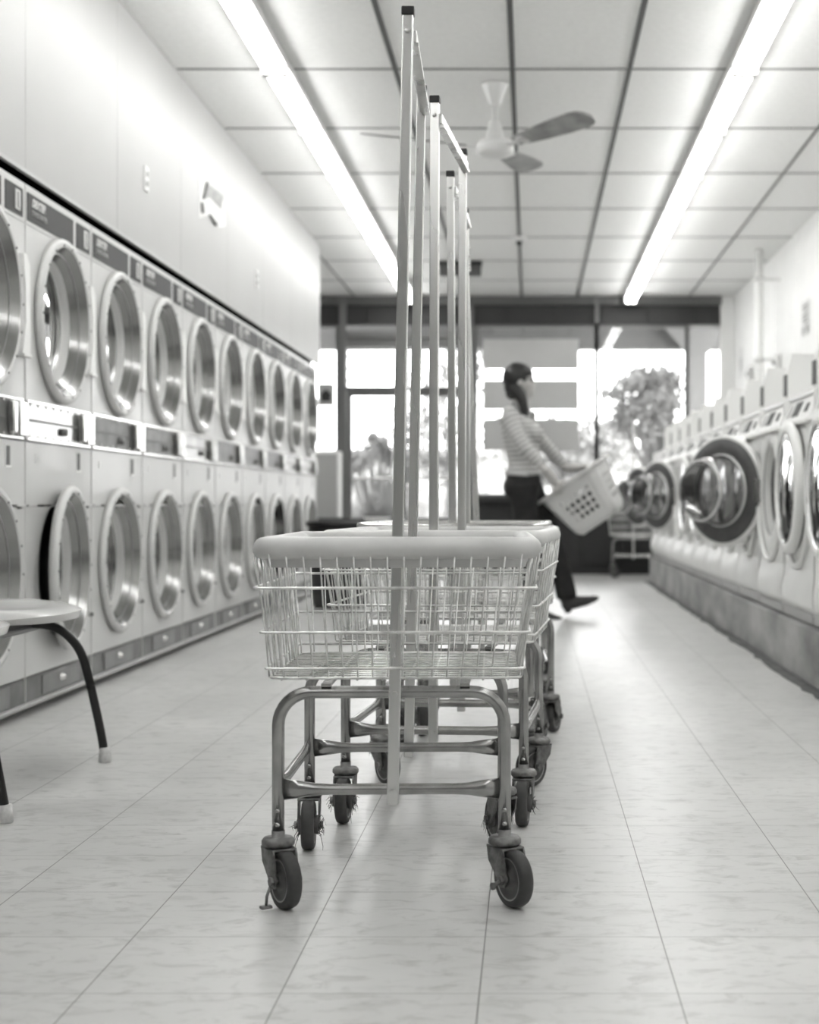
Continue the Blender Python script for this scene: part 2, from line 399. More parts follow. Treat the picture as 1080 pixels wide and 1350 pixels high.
def tree(label, base, trunk_h, blobs, n, size, m, tr=.06, group=None):
    t = thing('street_tree', label, 'tree', base, 0, group)
    bm = NB(); top = Vector((blobs[0][0], blobs[0][1], blobs[0][2]))
    sweep(bm, [(0, 0, -.05), (.02, 0, trunk_h*.5), tuple(top)], tr, 8, rs=[tr, tr*.8, tr*.35])
    for b in blobs[1:]:
        s = Vector((.02, 0, trunk_h*.6)); sweep(bm, [s, s.lerp(Vector(b[:3]), .55)+Vector((0, 0, .05)), Vector(b[:3])], .02, 6, rs=[tr*.5, tr*.3, tr*.12])
    obj('trunk', bm, bark, t)
    bm = NB(); foliage(bm, blobs, n, size); obj('foliage', bm, m, t)
D = 26.0
def rel(px, py, D, bx): p = at(px, py, D); return (p.x-bx, 0, p.z)
bx = at(862, 0, D).x
bl = []
for px, py, r in [(862+random.gauss(0, 1)*(8+22*min(1, (yy-480)/60)), yy, random.uniform(.16, .34)) for yy in [random.uniform(492, 612) for _ in range(44)]]:
    q = rel(px, py, D, bx); bl.append((q[0], random.uniform(-.4, .4), q[2], r, r, r*.85))
tree('leafy tree outside the right-hand window', (bx, D, 0), 1.6, bl, 4600, .11, leaf_m, .07, 'trees outside')
D = 30.0; bx = at(590, 0, D).x; bl = []
for px, py, r in ((585, 500, .8), (560, 540, .8), (605, 560, .9), (575, 600, .8), (612, 470, .6), (540, 590, .6)):
    q = rel(px, py, D, bx); bl.append((q[0], random.uniform(-.5, .5), q[2], r, r, r))
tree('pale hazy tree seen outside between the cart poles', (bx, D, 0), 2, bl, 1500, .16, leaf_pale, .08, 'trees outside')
D = 34.0; bx = at(785, 0, D).x; bl = []
for px, py, r in ((790, 600, 1.0), (760, 610, .9), (735, 590, .9), (715, 610, .8), (800, 575, .7), (690, 600, .7)):
    q = rel(px, py, D, bx); bl.append((q[0], random.uniform(-.5, .5), q[2], r, r, r*.8))
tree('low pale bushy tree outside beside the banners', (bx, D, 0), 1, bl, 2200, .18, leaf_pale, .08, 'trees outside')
D = 24.0; bx = at(490, 0, D).x; bl = []
for px, py, r in ((488, 598, .25), (500, 588, .18), (478, 606, .22), (508, 602, .2), (494, 578, .1), (470, 612, .15)):
    q = rel(px, py, D, bx); bl.append((q[0], random.uniform(-.2, .2), q[2], r, r, r*.8))
tree('small dark bush outside behind the feathery grass', (bx, D, 0), .8, bl, 600, .12, leaf_m, .04, 'trees outside')
t = thing('ornamental_grass', 'feathery clump of ornamental grass outside the entrance door', 'plant', (at(500, 0, 18.2).x, 18.2, 0))
bm = NB()
for i in range(900):
    a = random.uniform(0, 2*PI); l = random.uniform(.7, 1.25); b0 = Vector((random.gauss(0, .16), random.gauss(0, .1), -.02)); d = Vector((math.cos(a), math.sin(a), 0)); sp = random.uniform(.1, .6)
    pr = None; w = Vector((-d.y, d.x, 0))*.006
    for k in range(5):
        s = k/4; p = b0+d*(sp*s**1.8)+Vector((0, 0, l*(s-.32*s**3))); ww = w*(1-s*.8); cur = (bm.verts.new(p-ww), bm.verts.new(p+ww))
        if pr: bm.faces.new((pr[0], pr[1], cur[1], cur[0]))
        pr = cur
obj('grass_blades', bm, grass_m, t)
bm = NB()
for i in range(60):
    a = random.uniform(0, 2*PI); l = random.uniform(1.0, 1.4); r = random.uniform(.1, .45); p = Vector((math.cos(a)*r, math.sin(a)*r, l*.9))
    sweep(bm, [(0, 0, 0), (p.x*.5, p.y*.5, l*.55), p, p*1.12+Vector((0, 0, -.02))], .01, 5, rs=[.003, .003, .014, .004])
obj('seed_heads', bm, leaf_pale, t)
bm = NB(); box(bm, -14, 14, -.6, .6, -.05, 1.05, bev=.2)
foliage(bm, [(x*.8, -.1, .75, .6, .6, .5) for x in range(-16, 17)], 1500, .22)
o = obj('boundary_hedge', bm, leaf_pale); o.location = (0, 44, 0); tag(o, 'long low hedge across the far side of the car park', 'hedge')
t = thing('far_building', 'pale low building far behind the car park', 'building', (-2, 60, 0))
bm = NB(); box(bm, -14, 14, 0, 6, -.05, 2.6); obj('building_wall', bm, pale_ext, t)
bm = NB(); box(bm, -14.3, 14.3, -.5, 6.3, 2.6, 2.9, bev=.05); obj('building_roof', bm, frame_light, t)
# street lamp post behind glass
# ================================================================== CEILING FITTINGS
def make_strip():
    t = thing('fluorescent_strip', '', 'ceiling light', (0, 0, 0))
    bm = NB(); prism(bm, [(-.064, CZ-.007), (.064, CZ-.007), (.066, CZ-.060), (.061, CZ-.060), (.056, CZ-.050), (-.056, CZ-.050), (-.061, CZ-.060), (-.066, CZ-.060)], .006, 1.212, 'y'); obj('housing', bm, fan_m, t)
    for s in (-1, 1):
        bm = NB(); sweep(bm, [(s*.032, .03, CZ-.084), (s*.032, 1.188, CZ-.084)], .016, 12); obj('tube', bm, tube_m, t)
    for yy in (.014, 1.192):
        bm = NB(); box(bm, -.062, .062, yy-.006, yy+.012, CZ-.107, CZ-.03, bev=.004); obj('lamp_holder', bm, fan_m, t)
    return t
strip = make_strip(); first = True
ordn = ['nearest', 'second', 'third', 'fourth', 'fifth', 'sixth', 'seventh', 'eighth', 'ninth', 'tenth', 'eleventh', 'twelfth', 'thirteenth', 'fourteenth', 'fifteenth', 'sixteenth']
for row, xx in (('left', -1.262), ('right', 1.060)):
    vis = 0
    for k in range(-8, 8):
        y = 7.50+1.2195*k+0
        if y+1.2 > YB-.05: continue
        o = strip if first else copy_tree(strip); first = False
        o.location = (xx, y, 0)
        if y+1.2 > 6.4:
            vis += 1
            o['label'] = 'twin-tube fluorescent strip, %s from the top edge in the %s-hand ceiling row' % (['first', 'second', 'third', 'fourth', 'fifth', 'sixth', 'seventh', 'eighth', 'ninth'][vis-1], row)
        else:
            o['label'] = 'twin-tube fluorescent strip of the %s-hand row, overhead nearer than the photograph shows' % row
        o['group'] = 'fluorescent strips, %s row' % row
# ceiling fan
t = thing('ceiling_fan', 'white ceiling fan with three grey blades hanging mid aisle', 'ceiling fan', (-.184, 8.0, CZ-.006))
bm = NB(); lathe(bm, [(.005, 0), (.07, 0), (.068, -.012), (.045, -.06), (.034, -.10), (.03, -.115), (.005, -.118)], axis='z', n=32); obj('canopy', bm, fan_m, t)
bm = NB(); lathe(bm, [(.005, -.11), (.014, -.11), (.014, -.22), (.005, -.221)], axis='z', n=16); obj('downrod', bm, fan_m, t)
bm = NB(); lathe(bm, [(.005, -.20), (.03, -.20), (.04, -.24), (.048, -.29), (.05, -.297), (.085, -.30), (.098, -.315), (.1, -.33), (.1, -.355), (.09, -.37), (.05, -.385), (.005, -.388)], axis='z', n=36); obj('motor_housing', bm, fan_m, t)
bm = NB(); lathe(bm, [(.047, -.291), (.052, -.291), (.052, -.299), (.047, -.299)], axis='z', n=36, closed=True); obj('motor_band', bm, plate_dark, t)
for ang in (193, 313, 73):
    bm = NB(); out = []
    for s, w in ((.16, .035), (.24, .052), (.36, .066), (.5, .076), (.62, .078), (.67, .068), (.70, .042), (.712, .0)): out.append((s, w))
    poly = [(s, w) for s, w in out]+[(s, -w) for s, w in reversed(out[:-1])]
    M = Matrix.Rotation(math.radians(ang), 4, 'Z') @ Matrix.Translation((0, 0, -.335)) @ Matrix.Rotation(math.radians(-3), 4, 'Y') @ Matrix.Rotation(math.radians(-15), 4, 'X')
    prism(bm, poly, -.004, .004, 'z', M=M); b = obj('blade', bm, blade_m, t)
    bm = NB(); box(bm, .085, .24, -.016, .016, -.01, -.004, bev=.002, M=M); box(bm, .19, .24, -.035, .035, -.01, -.004, bev=.002, M=M); obj('blade_iron', bm, fan_m, b)
t = thing('smoke_detector', 'round white ceiling detector with a dark centre on the middle ceiling bar', 'smoke detector', (-.09, 12.6, CZ-.006))
bm = NB(); lathe(bm, [(.005, 0), (.06, 0), (.06, -.02), (.045, -.035), (.005, -.036)], axis='z', n=24); obj('detector_base', bm, fan_m, t)
bm = NB(); lathe(bm, [(.005, -.034), (.028, -.034), (.026, -.055), (.015, -.066), (.005, -.067)], axis='z', n=20); obj('detector_sensor', bm, plate_dark, t)
t = thing('ceiling_speaker', 'dark rectangular box fixed under the ceiling behind the cart poles', 'ceiling box', (at(607, 0, 13.9).x, 13.9, CZ-.006))
bm = NB(); box(bm, -.19, .19, -.06, .06, -.125, -.03, bev=.006); obj('box_body', bm, mat('dark_box', .07, .5), t)
bm = NB(); box(bm, -.20, .20, -.07, .07, -.03, 0, bev=.004); obj('mounting_plate', bm, black, t)

# ================================================================== ITEMS ON WALLS
# torn notice on the bulkhead
t = thing('torn_notice', 'torn paper notice taped high on the left bulkhead wall', 'notice', (XL, 8.62, 2.46))
def yz(px, py):
    D = F*1.797/(VX-px); return (D-8.62, H+(VY-py)/F*D-2.46)
def wallpoly(pts, x0, x1, name, m):
    bm = NB(); prism(bm, [yz(*p) for p in pts], x0, x1, 'x'); return obj(name, bm, m, t)
wallpoly([(263, 232), (271, 238), (273, 240), (294, 258), (297, 298), (289, 300), (270, 286), (262, 287)], .0006, .002, 'paper_sheet', paper)
wallpoly([(272, 241), (294, 258), (291, 276), (276, 260), (268, 263)], .0025, .005, 'printed_band', paper_grey)
for nm, pts in (('torn_edge', [(271, 240), (273, 241), (268, 262), (266, 262)]), ('torn_edge', [(264, 267), (266, 267), (268, 281), (265, 281)]), ('torn_edge', [(274, 284), (276, 283), (286, 296), (283, 298)])):
    wallpoly(pts, .004, .010, nm, plate_dark)
def outlet(label, D, z):
    t = thing('wall_outlet', label, 'outlet', (XL, D, z), 0, 'outlets on the bulkhead')
    bm = NB(); box(bm, 0, .007, -.036, .036, -.058, .058, bev=.003); p = obj('cover_plate', bm, fan_m, t)
    for s in (-1, 1):
        bm = NB(); box(bm, .007, .010, -.016, .016, s*.022-.013, s*.022+.013, bev=.001, seg=1); obj('socket', bm, mat('socket%d' % s, .3, .5), p)
outlet('white wall outlet on the bulkhead, left of the torn notice', F*1.797/(VX-192), 2.27)
outlet('white wall outlet on the bulkhead, right of the torn notice and near its far end', F*1.797/(VX-338), H+(VY-368)/F*9.98)
# notice, pipe and small fittings on the right wall
t = thing('wall_notice', 'white printed notice with dark lines on the right wall', 'notice', (XR, 11.95, 2.21))
bm = NB(); box(bm, -.006, -.0045, -.17, .17, -.14, .14); obj('paper_sheet', bm, paper, t)
bm = NB()
for zz, a, b in ((.10, -.13, .13), (.07, -.12, .1), (.03, -.13, .12), (0, -.11, .13), (-.03, -.13, .08)): box(bm, -.0085, -.0065, a, b, zz-.008, zz+.008)
box(bm, -.0085, -.0065, -.14, -.04, -.12, -.06); box(bm, -.0085, -.0065, .05, .13, -.12, -.06); obj('printed_lines', bm, paper_grey, t)
t = thing('wall_poster', 'faint pale poster on the right wall near the windows', 'poster', (XR, F*2.17/(964-VX), H+(VY-480)/F*16))
t.location.y = 15.6; t.location.z = 2.2
bm = NB(); box(bm, -.006, -.0045, -.12, .12, -.15, .15); obj('paper_sheet', bm, paper, t)
bm = NB(); box(bm, -.0085, -.0065, -.07, .07, -.08, .05); obj('printed_picture', bm, mat('faint_print', .5, .7), t)
t = thing('vertical_pipe', 'white vertical pipe from ceiling down beside the right wall', 'pipe', (at(1001, 0, 13.2).x, 13.2, 0))
bm = NB(); sweep(bm, [(0, 0, .24), (0, 0, CZ-.008)], .036, 16); obj('pipe_tube', bm, white, t)
bm = NB()
for z in (1.2, 2.0, 2.7): lathe(bm, [(.037, z-.02), (.043, z-.02), (.043, z+.02), (.037, z+.02)], axis='z', n=20, closed=True); box(bm, .036, XR-at(1001, 0, 13.2).x, -.01, .01, z-.01, z+.01)
obj('pipe_clamp', bm, fan_m, t)
for i, (px, py, D, lab) in enumerate(((1019, 483, 11.6, 'small white fitting on the right wall above the washers'), (984, 497, 13.0, 'small grey fitting on the right wall left of the white one'))):
    p = at(px, py, D); t = thing('wall_fitting', lab, 'wall fitting', (XR, F*XR/(px-VX)*.97, H+(VY-py)/F*(F*XR/(px-VX)*.97)), 0)
    bm = NB(); box(bm, -.05, -.0045, -.05, .05, -.06, .1, bev=.008); b = obj('fitting_box', bm, (fan_m, frame_light)[i], t)
    bm = NB(); lathe(bm, [(.005, -.07), (.018, -.068), (.018, -.05), (.005, -.05)], (0, 0, .03), 'x', 16); obj('fitting_knob', bm, frame_m, b)

# ================================================================== DRYERS
XD = -1.79
def door_shape(root, zc, ajar=0):
    # hinge on the far side; origin at the hinge
    R = .312; hy = R+.002
    bm = NB()
    lathe(bm, [(.300, .002), (.312, .004), (.314, .018), (.310, .026), (.298, .031), (.286, .030), (.281, .026)], (0, -hy, 0), 'x', 64)
    for k in range(18):
        a = 2*PI*k/18; lathe(bm, [(.0005, .0325), (.004, .0325), (.005, .030)], (0, -hy+.296*math.cos(a), .288*math.sin(a)), 'x', 8, mi=1)
    d = obj('door', bm, [dryer_paint, plate_dark], root); d.location = (0, .312, zc)
    if ajar: d.rotation_euler = (0, 0, ajar)
    bm = NB(); lathe(bm, [(.282, .027), (.276, .020), (.232, -.045), (.226, -.052), (.214, -.054), (.205, -.054)], (0, -hy, 0), 'x', 64); obj('door_dish', bm, stainless, d)
    bm = NB(); lathe(bm, [(.236, -.036), (.228, -.040), (.213, -.046), (.206, -.053)], (0, -hy, 0), 'x', 64); lathe(bm, [(.30, .003), (.302, -.004), (.255, -.004)], (0, -hy, 0), 'x', 48); obj('glass_gasket', bm, frame_light, d)
    bm = NB(); lathe(bm, [(.206, -.053), (.15, -.050), (.08, -.048), (.008, -.047)], (0, -hy, 0), 'x', 48); obj('door_glass', bm, dglass, d)
    return d
def make_dryer():
    t = thing('stacked_dryer', '', 'dryer', (XD, 0, 0))
    w = .4055
    bm = NB()
    P = lambda u, v, q: Vector((-q, u, v))
    holed(bm, P, -w, w, 1.125, 1.745, 0, 1.444, .262, 56, lip=.03)
    box(bm, -.03, 0, -w, w, 1.745, 1.889, bev=.004)
    holed(bm, P, -w, w, .137, .742, 0, .508, .262, 56, lip=.03)
    box(bm, -.03, 0, -w, w, .748, .975, bev=.003)
    # shell
    box(bm, -.78, -.03, -w, -w+.012, .04, 1.885); box(bm, -.78, -.03, w-.012, w, .04, 1.885); box(bm, -.78, -.03, -w, w, 1.873, 1.885); box(bm, -.78, -.76, -w, w, .04, 1.885)
    box(bm, -.03, -.001, -w, -w+.01, .14, 1.745); box(bm, -.03, -.001, w-.01, w, .14, 1.745)
    # raised seam between cabinets and horizontal ledge
    box(bm, -.004, .003, w-.005, w+.0005, .05, 1.885, bev=.001)
    box(bm, .0, .010, -.395, -.30, .742, .750, bev=.002); box(bm, .0, .010, .30, .39, .742, .750, bev=.002)
    obj('cabinet', bm, dryer_paint, t)
    for zc in (1.444, .508):
        bm = NB(); lathe(bm, [(.262, -.03), (.268, -.09), (.330, -.1), (.345, -.13), (.345, -.62), (.30, -.64), (.2, -.645), (.008, -.645)], (0, 0, zc), 'x', 48)
        dr = obj('drum', bm, stainless_dark, t)
        bm = NB()
        for k in range(4):
            a = PI/4+k*PI/2; M = Matrix.Translation((0, 0, zc)) @ Matrix.Rotation(a, 4, 'X')
            prism(bm, [(-.12, .29), (-.60, .29), (-.58, .345), (-.14, .345)], -.02, .02, 'y', M=M)
        lathe(bm, [(.10, -.636), (.16, -.62), (.2, -.64)], (0, 0, zc), 'x', 32); obj('drum_baffle', bm, drum_dark, dr)
        # dark slotted grille and duct seen through the glass
        bm = NB()
        M = Matrix.Translation((0, 0, zc))
        prism(bm, [(-.05, .17), (.03, .12), (.03, .07), (.07, .02), (.07, -.10), (.02, -.16), (-.02, -.20), (-.06, -.12), (-.05, .0)], -.145, -.13, 'x', M=M)
        obj('lint_grille', bm, black, dr)
    # glossy latch block between the doors
    bm = NB()
    for zc in (1.444,):
        prism(bm, [(.315, zc-.165), (.395, zc-.165), (.398, zc-.15), (.392, zc+.15), (.36, zc+.185), (.325, zc+.185), (.345, zc+.08), (.352, zc-.05)], .0, .022, 'x')
        box(bm, .0, .028, .32, .40, zc-.176, zc-.165, bev=.002)
    obj('latch_block', bm, white, t)
    bm = NB(); box(bm, .001, .012, .318, .335, .735, .742); box(bm, .001, .01, .34, .40, .30, .304); lathe(bm, [(.001, .012), (.007, .011), (.008, .0)], (0, .395, .303), 'x', 10); obj('door_catch', bm, frame_m, t)
    # name plates
    bm = NB(); box(bm, 0, .003, -.392, .155, 1.762, 1.862, bev=.002, seg=1); pl = obj('name_plate', bm, plate_dark, t)
    R = Matrix(((0, 0, 1, 0), (1, 0, 0, 0), (0, 1, 0, 0), (0, 0, 0, 1)))
    text_mesh('DEXTER', .04, 'brand_lettering', paper, pl, Matrix.Translation((.0042, -.345, 1.819)) @ R, shear=.35, bold=.0015)
    text_mesh('STACK DRYER', .026, 'model_lettering', mat('letter_grey', .4, .5), pl, Matrix.Translation((.0042, -.345, 1.788)) @ R, bold=.0002)
    bm = NB(); box(bm, 0, .003, .195, .375, 1.762, 1.862, bev=.002, seg=1); pl = obj('instruction_plate', bm, plate_dark, t)
    bm = NB(); box(bm, .003, .006, .29, .34, 1.778, 1.848, bev=.001, seg=1); ws = obj('temperature_label', bm, paper, pl)
    bm = NB(); box(bm, .006, .012, .305, .325, 1.785, 1.84, bev=.001, seg=1); obj('label_print', bm, frame_light, pl)
    # control band
    bm = NB(); box(bm, -.03, .002, -w, w, .984, 1.119, bev=.003); cp = obj('control_band', bm, kick_m, t)
    bm = NB(); box(bm, .0, .006, -.395, .375, 1.113, 1.124, bev=.002); box(bm, .0, .006, -.395, .375, .978, .989, bev=.002)
    for k in range(9): lathe(bm, [(.0005, .006), (.006, .005), (.007, 0)], (0, -.36+k*.09, 1.108), 'x', 8); lathe(bm, [(.0005, .006), (.006, .005), (.007, 0)], (0, -.36+k*.09, .994), 'x', 8)
    obj('band_trim', bm, chrome, cp)
    bm = NB(); box(bm, .002, .028, .215, .255, .995, 1.108, bev=.006); box(bm, .002, .02, .30, .385, .99, 1.112, bev=.004); obj('coin_slide', bm, chrome, cp)
    bm = NB(); box(bm, .002, .007, -.385, .19, 1.048, 1.056); lathe(bm, [(.002, .02), (.014, .019), (.016, .003)], (0, 0.02, 1.025), 'x', 14); obj('band_divider', bm, frame_m, cp)
    bm = NB(); box(bm, -.003, .0015, .20, .245, .885, .952); obj('coin_return', bm, mat('slot', .10, .5), t)
    bm = NB(); box(bm, .0, .0022, .194, .2, .88, .957); box(bm, 0, .004, .194, .25, .878, .885); box(bm, 0, .003, -.3, -.296, .90, .93); obj('slot_rim', bm, white, t)
    # kick plate
    bm = NB(); box(bm, -.03, -.002, -w, w, .045, .132); kp = obj('kick_plate', bm, kick_m, t)
    bm = NB(); box(bm, -.002, .003, -.22, .24, .052, .126, bev=.002, seg=1); obj('kick_cover', bm, mat('kick_cover', .17, .35, var=.2, scale=9), kp)
    bm = NB(); lathe(bm, [(.001, .02), (.009, .018), (.014, .006), (.016, .003)], (0, 0, .095), 'x', 16); obj('kick_lock', bm, chrome, kp)
    bm = NB(); box(bm, -.02, .012, -w, w, .030, .045, bev=.003); box(bm, -.6, -.05, -w, w, .0, .03); obj('base_strip', bm, frame_light, t)
    return t
proto = make_dryer(); dryers = []
nums = ['first', 'second', 'third', 'fourth', 'fifth', 'sixth', 'seventh', 'eighth', 'ninth', 'tenth']
chrome_panel = mat('polished_panel', .36, .2, 1.0, var=.15, scale=6, rvar=.05)
for k in range(10):
    dr = proto if k == 0 else copy_tree(proto)
    dryers.append(dr)
for k, dr in enumerate(dryers):
    dr.location = (XD, 4.985+.8125*k, 0)
    extra = {0: ', cut off by the photo\'s left edge', 1: ', its lower door standing ajar', 9: ', at the far end of the row'}.get(k, '')
    dr['label'] = 'pale enamel stacked dryer, %s from the camera%s' % (nums[k], extra)
    dr['group'] = 'stacked dryers along the left wall'
    door_shape(dr, 1.444); door_shape(dr, .508, ajar=math.radians(5) if k == 1 else 0)
    if k in (1, 4, 8, 9):
        for c in children(dr):
            if c.name.startswith('control_band'): c.data = c.data.copy(); c.data.materials[0] = chrome_panel

# ================================================================== WASHERS on the concrete curb
XW = 1.19; ZW = .243
bm = NB(); box(bm, 1.157, XR-.01, 4.2, 14.75, 0, .236, bev=.008); struct('trim_7', bm, concrete)
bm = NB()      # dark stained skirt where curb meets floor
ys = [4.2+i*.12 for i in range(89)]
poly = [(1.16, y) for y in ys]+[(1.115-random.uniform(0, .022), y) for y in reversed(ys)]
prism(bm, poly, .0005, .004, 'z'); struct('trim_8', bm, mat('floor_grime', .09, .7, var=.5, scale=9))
def make_washer():
    t = thing('front_load_washer', '', 'washing machine', (XW, 0, 0))
    w = .365; zc = .822
    bm = NB()
    P = lambda u, v, q: Vector((q, u, v))
    holed(bm, P, -w, w, .47, 1.10, 0, zc, .215, 48, lip=.05)
    # flared lower apron, folded out under the door like a shield
    secs = []
    for z, dx in ((.47, 0), (.44, -.012), (.38, -.02), (.32, -.016), (.298, -.006)): secs.append((dx, z))
    secs = [(0, .47), (.25, .45), (.7, .42), (1, .38), (1, .34), (.85, .315), (.5, .298)]; rows = []
    for q, z in secs:
        rows.append([bm.verts.new((-q*(.004+.045*math.cos(PI/2*(-1+2*i/16))**.8 if 0 < i < 16 else q*.004), -w+2*w*i/16, z)) for i in range(17)])
    for a, b in zip(rows, rows[1:]):
        for i in range(16): f = bm.faces.new((a[i], a[i+1], b[i+1], b[i])); f.smooth = True
    bm.faces.new(rows[-1])
    for s in (-w, w-.006):
        box(bm, .0, .74, s, s+.006, .30, 1.235)
    box(bm, .0, .02, -w, w, .275, .30); box(bm, .05, .74, -w, w, 1.225, 1.24); box(bm, .73, .74, -w, w, .3, 1.24)
    # fluting on the apron
    obj('cabinet', bm, white, t)
    bm = NB()      # U-shaped collar below the door
    pts = [(-.012, .345*math.cos(a), zc+.345*math.sin(a)) for a in [PI+.25+(PI-.5)*i/20 for i in range(21)]]
    sweep(bm, pts, .014, 8); obj('door_collar', bm, white, t)
    bm = NB(); box(bm, -.006, .05, -w+.004, w-.004, .243, .290, bev=.004); obj('base_panel', bm, wall_paint, t)
    bm = NB(); lathe(bm, [(.215, .05), (.2, .06), (.185, .03), (.19, .09), (.255, .12), (.26, .5), (.008, .52)], (0, 0, zc), 'x', 40)
    obj('drum', bm, washer_drum, t)
    bm = NB(); lathe(bm, [(.222, -.004), (.222, .03), (.205, .045), (.19, .03), (.185, .07), (.2, .09)], (0, 0, zc), 'x', 40); obj('opening_seal', bm, black, t)
    bm = NB(); lathe(bm, [(.225, -.0), (.235, -.012), (.28, -.012), (.305, -.004), (.308, .0)], (0, 0, zc), 'x', 48); obj('opening_ring', bm, white, t)
    # control panel, hood lip, top
    bm = NB(); prism(bm, [(.03, 1.112), (.0, 1.112), (-.018, 1.118), (.028, 1.222), (.06, 1.222)], -w, w, 'y')
    cp = obj('control_panel', bm, white, t)
    M = Matrix.Translation((-.018, 0, 1.118)) @ Matrix.Rotation(math.atan2(.046, .104), 4, 'Y')
    bm = NB(); box(bm, -.004, .0, -.02, .13, .025, .095, bev=.001, seg=1, M=M); obj('display', bm, plate_dark, cp)
    bm = NB(); box(bm, -.004, 0, -.22, -.16, .035, .075, M=M); obj('small_display', bm, plate_dark, cp)
    bm = NB(); box(bm, -.004, 0, .2, .3, .03, .09, bev=.001, seg=1, M=M); obj('button_pad', bm, frame_light, cp)
    bm = NB(); box(bm, -.035, .01, -w, w, 1.098, 1.112, bev=.004); obj('hood_lip', bm, white, t)
    bm = NB(); box(bm, .02, .4, -w, w, 1.224, 1.245, bev=.006); obj('top_lid', bm, fan_m, t)
    # upright divider panel standing on the machine
    bm = NB(); prism(bm, [(.07, 1.245), (.07, 1.40), (.092, 1.485), (.74, 1.485), (.74, 1.245)], -.06, .02, 'y', M=Matrix.Translation((0, .0, 0)))
    dv = obj('divider_panel', bm, wall_right_paint, t)
    bm = NB(); box(bm, .062, .0705, -.055, .015, 1.28, 1.385); obj('coin_slot', bm, mat('slot_dark', .09, .6), dv)
    return t
def washer_door(root, open_deg):
    # hinge on the far side
    zc = .822; R = .292; hy = R
    bm = NB()
    lathe(bm, [(.283, -.012), (.292, -.018), (.294, -.042), (.285, -.052), (.268, -.056), (.252, -.055), (.246, -.05)], (0, -hy, 0), 'x', 56)
    lathe(bm, [(.283, -.012), (.246, -.012)], (0, -hy, 0), 'x', 56, mi=1)
    d = obj('door', bm, [white, white], root); d.location = (-.008, .300, zc); d.rotation_euler = (0, 0, -math.radians(open_deg))
    bm = NB(); lathe(bm, [(.275, -.010), (.272, -.004), (.17, -.003), (.168, -.012), (.275, -.012)], (0, -hy, 0), 'x', 56)
    for k in range(12):
        a = 2*PI*k/12; lathe(bm, [(.0005, -.0005), (.004, -.001), (.005, -.003)], (0, -hy+.235*math.cos(a), .235*math.sin(a)), 'x', 8, mi=1)
    obj('door_gasket_ring', bm, [gasket, black], d)
    bm = NB(); lathe(bm, [(.2, -.004), (.186, .0), (.182, .03), (.176, .08), (.166, .125), (.148, .155), (.128, .165), (.116, .160), (.10, .14), (.008, .132)], (0, -hy, 0), 'x', 48); dg_ = obj('dome_glass', bm, domeglass, d)
    bm = NB(); lathe(bm, [(.158, .150), (.163, .146), (.160, .154), (.154, .157)], (0, -hy, 0), 'x', 48, closed=True); lathe(bm, [(.185, .004), (.193, .0), (.193, .006), (.187, .012)], (0, -hy, 0), 'x', 48, closed=True); obj('glass_edge_glint', bm, dome_glint, dg_)  # pale rings paint the bright glint along the dome's glass edges
    bm = NB(); lathe(bm, [(.246, -.05), (.235, -.046), (.2, -.050), (.1, -.062), (.008, -.066)], (0, -hy, 0), 'x', 48); obj('door_window', bm, dark_win, d)
    bm = NB(); box(bm, -.045, .008, -.05, .022, -.062, .062, bev=.006); obj('hinge', bm, steel, d)
    return d
dark_win = glassmat('smoked_window', .38, 1, .0, 1.55)
dome_glint = mat('painted_glass_glint', .75, .15, spec=.8)
washer_drum = mat('washer_drum_steel', .05, .35, 1.0, var=.3, scale=8)
wproto = make_washer(); ws = [wproto]+[copy_tree(wproto) for k in range(11)]
opened = {2: 143, 8: 152, 11: 152}
wn = ['first', 'second', 'third', 'fourth', 'fifth', 'sixth', 'seventh', 'eighth', 'ninth', 'tenth', 'eleventh', 'twelfth']
for k, wsh in enumerate(ws):
    wsh.location = (XW, 5.98+.76*k, 0)
    st = {2: 'its round door wide open toward the aisle', 8: 'its door folded right back', 11: 'at the window end with door folded back'}.get(k, 'door shut')
    wsh['label'] = 'white front-loading washer, %s from the camera, %s' % (wn[k], st)
    wsh['group'] = 'front-loading washers on the curb'
    d = washer_door(wsh, opened.get(k, 0))
    if k == 0:
        bm = NB(); box(bm, -.06, -.056, -.292-.20, -.292-.14, .10, .2); obj('door_sticker', bm, paper, d)

